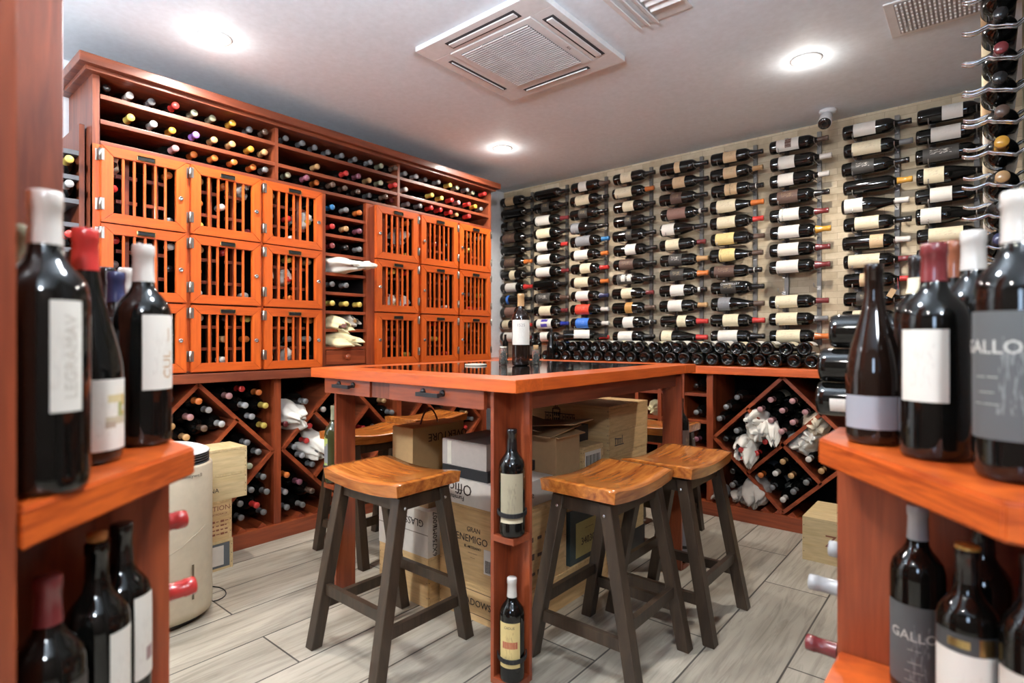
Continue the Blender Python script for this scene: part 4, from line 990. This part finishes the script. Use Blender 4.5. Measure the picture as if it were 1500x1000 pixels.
for i in range(5):
    for j in range(3): p.bar((.3607, .04 + .045 * i, .05 + .06 * j), (.3607, .06 + .045 * i + rb.uniform(0, .012), .05 + .06 * j), .001, rb.uniform(.008, .03))
p.obj('printed_marks', INKBLUE, t)
t = carton('white office carton with upside-down black lettering on the stencilled crate', -1.565, -1.225, 1.435, 1.70, .402, .492, WCARD)
lettering([('Office', .056, .06, -.012), ('Furniture', .024, .075, .022)], INK, t, (0, -.1331, .045), (-1, 0, 0), (0, 0, -1), 'lettering')
lettering([('office', .034, 0, 0)], INK, t, (.1706, -.02, .04), *SD)
carton('flat black box on the white office carton', -1.555, -1.325, 1.45, 1.75, .492, .530, BLACKCARD)
t = carton('greyish white box near the top of the front stack', -1.56, -1.335, 1.455, 1.70, .530, .625, plain('grey_white_card', (.47, .42, .38), .6))
P().box(-.085, -.063, -.1232, -.1226, .004, .09).obj('tape_strip', plain('tape', (.72, .68, .58), .35), t, 'pale tape strip')
# open flaps of the brown carton
t = thing('cardboard_box', 'open brown carton with spread flaps behind the greyish white box', 'box', (-1.375, 1.81, .564))
P().box(-.15, .15, -.09, .07, -.113, .06, .002).obj('carton_body', CARD, t)
for (M, a) in ((Matrix.Translation((.15, -.01, .064)) @ Matrix.Rotation(.16, 4, 'Y'), (-.26, .02, -.09, .09)), (Matrix.Translation((0, -.09, .074)) @ Matrix.Rotation(.12, 4, 'X'), (-.14, .16, -.05, .16)), (Matrix.Translation((.05, .02, .095)) @ Matrix.Rotation(-.10, 4, 'Y') @ Matrix.Rotation(.2, 4, 'Z'), (-.2, .14, -.1, .1))):
    P().box(*a, 0, .004, 0, M).obj('top_flap', CARD, t)
# left stack
t = crate('pine crate on the floor under the upside-down white carton', -1.86, -1.57, 1.392, 1.74, 0, .186)
lettering([('C', .05, .10, .10)], INKBLUE, t, (0, -.0006, 0), *FR)
t = carton('white glassware carton with upside-down printing on the floor crate', -1.862, -1.568, 1.39, 1.74, .186, .357, WCARD)
lettering([('GLASS', .038, 0, 0)], INK, t, (.07, -.1756, .125), (-1, 0, 0), (0, 0, -1), 'lettering')
lettering([('6X750ML', .03, 0, 0)], INK, t, (.1476, -.14, .06), (0, 0, 1), (0, -1, 0), 'lettering')
lettering([('6007', .03, 0, 0)], INK, t, (.1476, -.14, .138), (0, 0, 1), (0, -1, 0), 'lettering')
P().box(-.147, .147, -.1758, -.1752, .083, .086).obj('flap_seam', plain('seam', (.25, .2, .16), .8), t)
carton('small brown carton between the white glassware carton and the handled box', -1.87, -1.60, 1.42, 1.75, .357, .44, CARD)
t = carton('tan gift box with rope handle and upside-down title, top of the left stack', -1.905, -1.775, 1.492, 1.785, .44, .632, plain('tan_card', (.55, .36, .17), .6), name='gift_box')
lettering([('OVERTURE', .046, 0, 0)], INK, t, (.0656, .05, .145), (0, -1, 0), (0, 0, -1), 'lettering')
P().tube([(.0, -.05 + .1 * k / 12, .192 + .065 * math.sin(PI * k / 12) ** .8) for k in range(13)], .0035, 8).obj('rope_handle', plain('rope_purple', (.16, .07, .10), .8), t, 'purple-brown rope handle')
# right-hand part of the front stack
t = carton('dark green wine case with yellow sticker on the long floor crate', -1.50, -1.205, 1.785, 2.03, .128, .335, plain('case_green', (.045, .065, .065), .5))
P().box(.1477, .1485, -.085, .105, .02, .155).obj('sticker', plain('sticker_yellow', (.62, .52, .20), .7), t, 'yellow number sticker')
lettering([('340301', .04, .01, .075), ('— ——', .018, .01, .125)], INKBLUE, t, (.1488, 0, 0), *SD)
carton('printed brown carton on the green wine case', -1.49, -1.215, 1.785, 2.02, .335, .45, CARD)
t = crate('small pine crate with striped barcode label on the printed carton', -1.42, -1.225, 1.90, 2.06, .45, .562)
lb = P().box(.1953, .1960, .02, .14, .02, .09).obj('barcode_sticker', WCARD, t)
p = P()
for i in range(12): p.box(.1961, .1964, .027 + i * .009, .027 + i * .009 + (.004 if i % 3 else .006), .025, .075)
p.obj('barcode', INK, lb)
t = carton('slim black box with red line lying on the barcode crate', -1.66, -1.305, 1.975, 2.07, .562, .63, BLACKCARD)
P().box(.09, .1785, -.0483, -.0477, .034, .037).obj('red_line', plain('red_print', (.4, .04, .06), .5), t)
# rear stack
carton('black box on the floor, lowest of the rear crate stack', -1.74, -1.26, 2.16, 2.51, 0, .10, BLACKCARD)
crate('rough pine crate above the black floor box in the rear stack', -1.73, -1.262, 2.155, 2.50, .10, .30, mat=pale_pine)
crate('plain pine crate in the middle of the rear stack', -1.74, -1.25, 2.15, 2.51, .30, .489)
t = crate('shallow pine crate with burnt mark, second from top of the rear stack', -1.75, -1.248, 2.147, 2.512, .489, .596)
p = P()
for a, b in (((.05, .035), (.13, .035)), ((.055, .04), (.055, .07)), ((.07, .04), (.07, .062)), ((.085, .04), (.085, .064)), ((.10, .04), (.10, .062)), ((.115, .04), (.118, .075)), ((.05, .066), (.11, .06))): p.bar((.5026, *a), (.5026, *b), .0008, .005)
p.obj('burnt_mark', INKBLUE, t)
t = crate('shallow pine crate with black chateau drawing on top of the rear stack', -1.75, -1.247, 2.147, 2.514, .596, .70)
p = P(); f = lambda x0, x1, z0, z1: p.box(.155 + x0, .155 + x1, -.0014, -.0006, z0, z1)
f(.0, .17, .052, .056); f(.045, .05, .012, .075); f(.085, .09, .012, .075); f(.045, .09, .072, .077); f(.05, .085, .079, .083); f(.06, .064, .083, .093); f(.07, .074, .083, .091)
for i in range(9):
    x = .004 + i * .019
    if not .036 < x < .09: f(x, x + .003, .012, .05); f(x + .009, x + .0125, .018, .028); f(x + .008, x + .0135, .034, .045)
for x in (.055, .066, .077): f(x, x + .006, .016, .034); f(x, x + .006, .042, .06)
f(0, .17, .010, .0125)
p.obj('chateau_print', INK, t)
# crates by the air purifier
t = crate('dark-labelled pine crate on the floor beside the air purifier', -2.685, -2.52, .80, 1.105, 0, .127, mat=pale_pine)
t2 = t
t = crate('pine crate with stamped crest, second from the floor by the purifier', -2.685, -2.52, .80, 1.10, .127, .30, mat=pine)
lettering([('COLLECTION', .030, .20, .14), ('PRIVATE BORDEAUX', .012, .225, .115)], plain('stamp_brown', (.24, .08, .04), .8), t, (.1656, 0, 0), *SD)
p = P(); rb = random.Random(4)
for i in range(6):
    for j in range(4): p.bar((.1657, .18 + i * .018, .03 + j * .018), (.1657, .18 + i * .018 + rb.uniform(.006, .016), .03 + j * .018), .0008, rb.uniform(.003, .010))
p.obj('stamped_crest', plain('stamp_brown', (.24, .08, .04), .8), t)
P().box(.1652, .1660, .17, .29, .012, .115).obj('dark_label', plain('slate_label', (.10, .11, .12), .6), t2); P().box(.1661, .1666, .205, .265, .022, .105).obj('white_label', WCARD, t2)
t = crate('pale pine crate with small dark word, third up by the purifier', -2.69, -2.518, .78, 1.165, .30, .413, mat=pale_pine)
lettering([('CAROLINA', .026, .20, .045)], INK, t, (.1726, 0, 0), *SD)
t = crate('pale pine crate topmost of the stack beside the air purifier', -2.69, -2.518, .78, 1.165, .413, .52, mat=pale_pine)
# crate at the right
t = crate('pale pine crate with letter Z on the floor at the right rack', -.628, -.30, 2.80, 3.11, 0, .195, mat=pale_pine)
lettering([('Z', .075, .115, .10)], plain('stamp_brown', (.24, .08, .04), .8), t, (0, -.0006, 0), *FR)
lettering([('2 0 1', .02, .13, .15)], INKBLUE, t, (0, 0, .1952), (1, 0, 0), (0, 1, 0))

# ------------------------------------------------------------------ air purifier
t = thing('air_purifier', 'tall cream rounded air purifier standing at the left shelf end', 'air purifier', (-2.294, .708, 0))
def sup(r, n=2.6, N=48): return [(math.copysign(abs(math.cos(a)) ** (2 / n), math.cos(a)) * r, math.copysign(abs(math.sin(a)) ** (2 / n), math.sin(a)) * r) for a in (2 * PI * i / N for i in range(N))]
def ring_body(levels):
    b = bmesh.new(); rs = [[b.verts.new((x, y, z)) for x, y in sup(r)] for r, z in levels]
    for A, B in zip(rs, rs[1:]):
        for i in range(48):
            f = b.faces.new((A[i], A[(i + 1) % 48], B[(i + 1) % 48], B[i])); f.smooth = True
    b.faces.new(rs[0][::-1]); b.faces.new(rs[-1]); p = P(); return p.add(b)
ring_body([(.172, .018), (.190, .022), (.194, .05), (.194, .545), (.190, .552)]).obj('body', CREAMPLASTIC, t)
ring_body([(.168, 0), (.170, .0175)]).obj('base', plain('base_dark', (.03, .03, .03), .6), t)
for i in range(4): ring_body([(.184, .5525 + i * .009), (.184, .5565 + i * .009)]).obj('vent_ring', plain('vent_dark', (.05, .05, .055), .6), t); ring_body([(.180, .5566 + i * .009), (.180, .5614 + i * .009)]).obj('vent_gap', plain('vent_gap', (.01, .01, .01), .8), t)
ring_body([(.186, .5886), (.184, .593), (.172, .597)]).obj('top_cover', PLASTIC, t)
dv = Vector((.95, -.02, 0)).normalized()
M0 = frame((.1945, .015, 0), (0, 1, 0), (0, 0, 1))
p = P(); p.add(text_bm('Honeywell', .017), M0 @ Matrix.Translation((.055, .522, .0003))); p.obj('lettering', INK, t)
p = P(); p.box(-.0035 + .062, .0035 + .062, .095, .215, 0, .0012, 0, M0); p.obj('light_slot', plain('slot_brown', (.13, .10, .06), .5), t)
P().tube([(.194, .06 + .02 * k - .1, .255 + .09 * (k / 8) ** 1.6) for k in range(9)], .0012, 5).obj('panel_seam', plain('seam_cream', (.45, .38, .27), .5), t)
P().tube([(-.02 + .08 * math.cos(a * .33), .215 + .055 * math.sin(a * .33), .003) for a in range(-1, 12)], .002, 6).obj('power_cord', IRON, t)

# ------------------------------------------------------------------ foreground end shelves
SHZ, LOZ = .842, .456
un = thing('corner_shelf', 'near left corner display shelf with angled front and tall side boards', 'shelf', (0, 0, 0))
poly = [(-1.30, .332), (-.880, .332), (-.680, .106), (-1.30, .106)]
P().prism(poly, SHZ - .04, SHZ, None, 0, .003).obj('shelf_board', shelfwood(), un)
poly2 = [(-.968, .322), (-.88, .322), (-.70, .125), (-.70, .106), (-.968, .106)]
P().prism(poly2, LOZ - .04, LOZ, None, 0, .003).obj('shelf_board', shelfwood(), un)
P().box(-1.30, -.683, .086, .1045, 0, ZC - .002, .002).obj('side_board', redwood('Z'), un)
P().box(-1.22, -1.20, .1075, .244, SHZ + .001, ZC - .002, .002).obj('back_board', mahog_shade('Z'), un)  # dark tone stands in for the shadow lying on this board
P().box(-.990, -.970, -.30, .329, 0, SHZ - .041, .002).obj('support_panel', redwood('Z'), un)
rk = thing('bottle_rack', 'bottle rack behind the left shelf panel with red necks poking out', 'rack', (0, 0, 0))
for z in (.534, .652, .785): P().box(-1.30, -.992, -.28, .318, z - .018, z, .001).obj('rack_shelf', redwood('X'), rk)
P().box(-1.32, -1.301, -.28, .318, 0, SHZ - .042, .001).obj('rack_side', redwood('Z'), rk)
for z, wd in ((.692, 'upper'), (.574, 'lower')):
    bottle((-1.045, .078 if wd == 'upper' else .092, z + .0), (0, 1, 0), f'red-capped bottle poking out past the left shelf panel, {wd} one', cap='r', seg=24, face=(0, 0, 1), z0=.247, group='red necks beside the left shelf')
def stand(px, k, zb, label, face_deg=0, cap='k', lab=None, kind='b', scale=1.0, **kw):
    """A bottle standing on a shelf: at distance k along the view, its label turned face_deg from the viewer."""
    x, y = depth(px, k); v = Vector((-x, -y, 0)).normalized(); a = math.radians(face_deg)
    rt = Vector((-v.y, v.x, 0)); f = v * math.cos(a) + rt * math.sin(a)
    return bottle((x, y, zb), (0, 0, 1), label, face=f, cap=cap, lab=lab, kind=kind, scale=scale, seg=40, **kw)
TANINK = plain('tan_ink', (.50, .30, .14), .6); EMB = plain('emboss', (.55, .50, .43), .6)
GL = 'bottles on the left end shelf'; GR = 'bottles on the right end shelf'
o = stand(66, .585, SHZ, 'tall white-capped bottle at the front of the left shelf', 27, 'w', ('W', .27, .635, .38), scale=1.03, z0=.247, group=GL)
bent_text(o, 'b', [('LEGRAMAV', .0165, .10, .135)], EMB, vertical=True)
o = stand(125, .715, SHZ, 'red-capped sloping bottle with farm picture label on the left shelf', 36, 'r', ('W', .06, .36, .85), kind='u', scale=.985, z0=.247, group=GL)
for zz, z1, aa, hw, c in ((.050, .060, .30, .42, (.46, .38, .24)), (.060, .078, .52, .20, (.30, .30, .10)), (.062, .088, .62, .10, (.50, .33, .08)), (.078, .088, .25, .30, (.60, .48, .24)), (.046, .054, .05, .18, (.40, .30, .22)), (.066, .073, .60, .07, (.62, .62, .66))):
    link(bpy.data.objects.new('label_picture', label_mesh('u', zz, z1, hw, aa)), o, plain('print_%d' % int(zz * 1000 + aa * 10000), c, .7))
o = stand(210, .84, SHZ, 'beige-capped bottle with tall pale label at the left shelf tip', 38, 'w', ('W', .28, .65, .70), scale=.985, group=GL)
bent_text(o, 'b', [('CUL', .022, .28, .12), ('—', .02, .28, .165)], TANINK, vertical=True)
o = stand(28, .64, SHZ, 'bottle with long white label half hidden by the left board', 20, 'l', ('W', .16, .56, .5), scale=.95, group=GL)
stand(118, .82, SHZ, 'dark bottle behind the red-capped bottle on the left shelf', 0, 'k', ('S', .3, .6, .5), scale=.95, group=GL)
stand(156, 1.02, SHZ, 'black-topped bottle at the back of the left shelf', 30, 'k', ('G', .2, .6, .5), scale=.95, group=GL)
stand(170, .91, SHZ, 'navy-topped bottle second from the back of the left shelf', 60, 'n', ('M', .3, .6, .4), scale=.88, group=GL)
stand(187, .985, SHZ, 'cream-topped bottle behind the beige-capped one, left shelf', 30, 'w', None, scale=.93, group=GL)
o = stand(178, .785, LOZ, 'dark-capped bottle with white label on the lower left shelf tip', 55, 'k', ('W', .26, .66, .55), scale=.95, group=GL)
link(bpy.data.objects.new('label_picture', label_mesh('b', .10, .12, .2, .15)), o, plain('print_mauve', (.30, .18, .17), .7))
stand(142, .715, LOZ, 'cork-topped bottle in the middle of the lower left shelf', 50, None, ('W', .26, .62, .5), scale=.95, group=GL)
P().lathe([(0, 0), (.0095, 0), (.0115, .004), (.0120, .012), (0, .013)], 20, Matrix.Translation((0, 0, .3))).obj('stopper', plain('cork_orange', (.55, .24, .07), .7), C.objects[-1].parent)
stand(70, .625, LOZ, 'maroon-capped bottle at the front of the lower left shelf', 60, 'm', ('D', .26, .6, .5), scale=.93, group=GL)

un = thing('corner_shelf', 'near right corner display shelf with angled orange front', 'shelf', (0, 0, 0))
poly = [(-.198, 1.119), (-.200, .995), (.015, .720), (.155, .720), (.155, 1.119)]
P().prism(poly, SHZ - .04, SHZ, None, 0, .003).obj('shelf_board', shelfwood(), un)
poly = [(-.192, 1.119), (-.194, .985), (.018, .715), (.155, .715), (.155, 1.119)]
P().prism(poly, LOZ - .04, LOZ, None, 0, .003).obj('shelf_board', shelfwood(), un)
P().box(-.196, .155, 1.121, 1.141, 0, SHZ - .0, .002).obj('support_panel', redwood('Z'), un)
P().box(.135, .155, .73, 1.118, LOZ + .001, SHZ - .041).obj('side_board', mahog_shade('Z'), un)
rk = thing('bottle_rack', 'bottle rack behind the right shelf panel with necks poking out', 'rack', (0, 0, 0))
for z in (.375, .493, .565, .70): P().box(-.165, .135, 1.143, 1.88, z - .016, z, .001).obj('rack_shelf', redwood('Y'), rk)
P().box(-.175, .155, 1.143, 1.90, SHZ - .03, SHZ - .001, .002).obj('rack_top', cherry('Y'), rk)
P().box(-.165, .155, 1.882, 1.9, 0, SHZ - .031, .002).obj('rack_side', redwood('Z'), rk)
for z, c, y, w, ln in ((.565, 'h', 1.20, 'grey-capped bottle poking out past the right shelf panel, top one', -.014), (.493, 'h', 1.20, 'long grey-capped bottle poking out past the right shelf panel, middle one', .02), (.375, 'm', 1.20, 'maroon-capped bottle poking out past the right shelf panel, lowest one', .025)):
    bottle((.058 - ln, y, z + .0385), (-1, 0, .0), w, cap=c, seg=24, face=(0, 0, 1), z0=.247, group='necks beside the right shelf', scale=.98)
for i, (x0, z, c) in enumerate(((-.262, SHZ + .0, 'first'), (-.258, SHZ + .0685, 'second'), (-.238, SHZ + .137, 'third'))):
    bottle((x0, 1.30, z + .0345), (1, 0, 0), f'big dark bottle lying behind the right shelf, {c} from the rack top', cap='k', lab=('W', .1, .3, .4, .3) if i == 0 else None, seg=32, face=(0, -1, 0), group='bottles stacked on the right rack', scale=.91)
o = stand(1280, .85, SHZ, 'sloping dark bottle with silver band at the right shelf tip', 10, None, ('S', .09, .27, 1.45), kind='u', scale=.90, group=GR, glass=BROWNGLASS)
o = stand(1368, .745, SHZ, 'maroon-capped bottle with plain white label on the right shelf', -18, 'm', ('W', .27, .60, .72), kind='b', scale=.94, slim=1.1, z0=.247, group=GR)
stand(1426, .80, SHZ, 'white-capped bottle behind the maroon-capped one, right shelf', -25, 'w', ('W', .25, .6, .25), scale=1.03, z0=.247, group=GR)
o = stand(1492, .63, SHZ, 'big bottle with slate grey label at the right picture edge', -6, 'w', ('H', .145, .585, 1.3), scale=1.07, z0=.247, group=GR)
bent_text(o, 'b', [('GALLO', .020, -.62, .138), ('— —', .010, -.62, .108), ('——', .008, -.62, .092), ('— ——', .008, -.62, .08)], plain('pale_print', (.55, .53, .48), .6))
stand(1345, .975, SHZ, 'dark-capped bottle with cream neck band behind the right shelf front', 0, 'k', None, scale=1.0, group=GR)
P().lathe([(.0180, .235), (.0158, .247), (.0152, .262)], 24).obj('neck_band', lab_m('C'), C.objects[-1].parent, 'cream neck band')
stand(1397, .885, SHZ, 'brown-capped bottle hidden behind the maroon-capped one', 0, 'x', None, scale=1.03, group=GR)
o = stand(1344, .865, LOZ, 'grey-labelled bottle with silver capsule at the lower right shelf', 5, 'h', ('H', .02, .50, 1.4), scale=.955, z0=.247, group=GR)
bent_text(o, 'b', [('GALLO', .021, -.25, .102), ('— —', .008, -.2, .082), ('——', .009, -.2, .062), ('— ——', .008, -.2, .048), ('—— —', .008, -.2, .034)], plain('pale_print', (.55, .53, .48), .6))
o = stand(1417, .735, LOZ, 'gold-topped bottle with white and black label on the lower right shelf', 5, 'k', ('W', .1, .53, 1.3), scale=.905, z0=.25, group=GR)
link(bpy.data.objects.new('label', label_mesh('b', .159, .186, 1.3)), o, plain('black_label', (.05, .05, .05), .5))
link(bpy.data.objects.new('label_seal', label_mesh('b', .161, .184, .28, .55)), o, BRASS); link(bpy.data.objects.new('label_seal', label_mesh('b', .167, .178, .35, -.35)), o, BRASS)
P().lathe([(.0152, .2975), (.0152, .3018), (.013, .303), (0, .303)], 24).obj('gold_top', plain('gold_cap', (.62, .38, .08), .35, .3), o)
stand(1514, .675, LOZ, 'bottle with white label at the lower right picture edge', 0, 'k', ('W', .1, .52, 1.2), scale=.95, slim=.92, group=GR)
stand(1440, .82, LOZ, 'dark bottle at the back of the lower right shelf', 0, 'k', None, scale=.95, group=GR)

# ------------------------------------------------------------------ daylight through the unseen window behind the viewer
w = bpy.data.worlds.new('World'); SC.world = w; w.use_nodes = True
bg = w.node_tree.nodes['Background']; bg.inputs[0].default_value = (.55, .74, 1.0, 1); bg.inputs[1].default_value = 16.0
l = bpy.data.lights.new('window_portal', 'AREA'); l.shape = 'RECTANGLE'; l.size = WX1 - WX0; l.size_y = WZ1 - WZ0; l.cycles.is_portal = True
o = bpy.data.objects.new('window_portal', l); C.objects.link(o); o.location = ((WX0 + WX1) / 2, -1.71, (WZ0 + WZ1) / 2); o.rotation_euler = (PI / 2, 0, 0)

cam = bpy.data.cameras.new('Camera'); co = bpy.data.objects.new('Camera', cam); C.objects.link(co)
cam.sensor_width = 36; cam.lens = F / 1500 * 36; cam.shift_y = -(500 - HZ) / 1500; cam.clip_start = .02
co.location = (0, 0, EYE); co.rotation_euler = (PI / 2, 0, YAW)
cam.dof.use_dof = True; cam.dof.focus_distance = 2.3; cam.dof.aperture_fstop = 2.8
SC.camera = co
SC.view_settings.view_transform = 'Standard'; SC.view_settings.look = 'None'; SC.view_settings.gamma = 1; SC.view_settings.exposure = 0.38
SC.view_settings.use_curve_mapping = False
SC.cycles.max_bounces = 6; SC.cycles.diffuse_bounces = 3; SC.cycles.glossy_bounces = 3; SC.cycles.transmission_bounces = 4
SC.cycles.sample_clamp_indirect = 6; SC.cycles.caustics_reflective = False; SC.cycles.caustics_refractive = False
dup = [k for k, v in SEEN.items() if v > 1]
print('BOTTLES', NB[0], 'DUP', dup[:10], 'LONG', [k for k in SEEN if len(k.split()) > 16 or len(k.split()) < 4][:10])
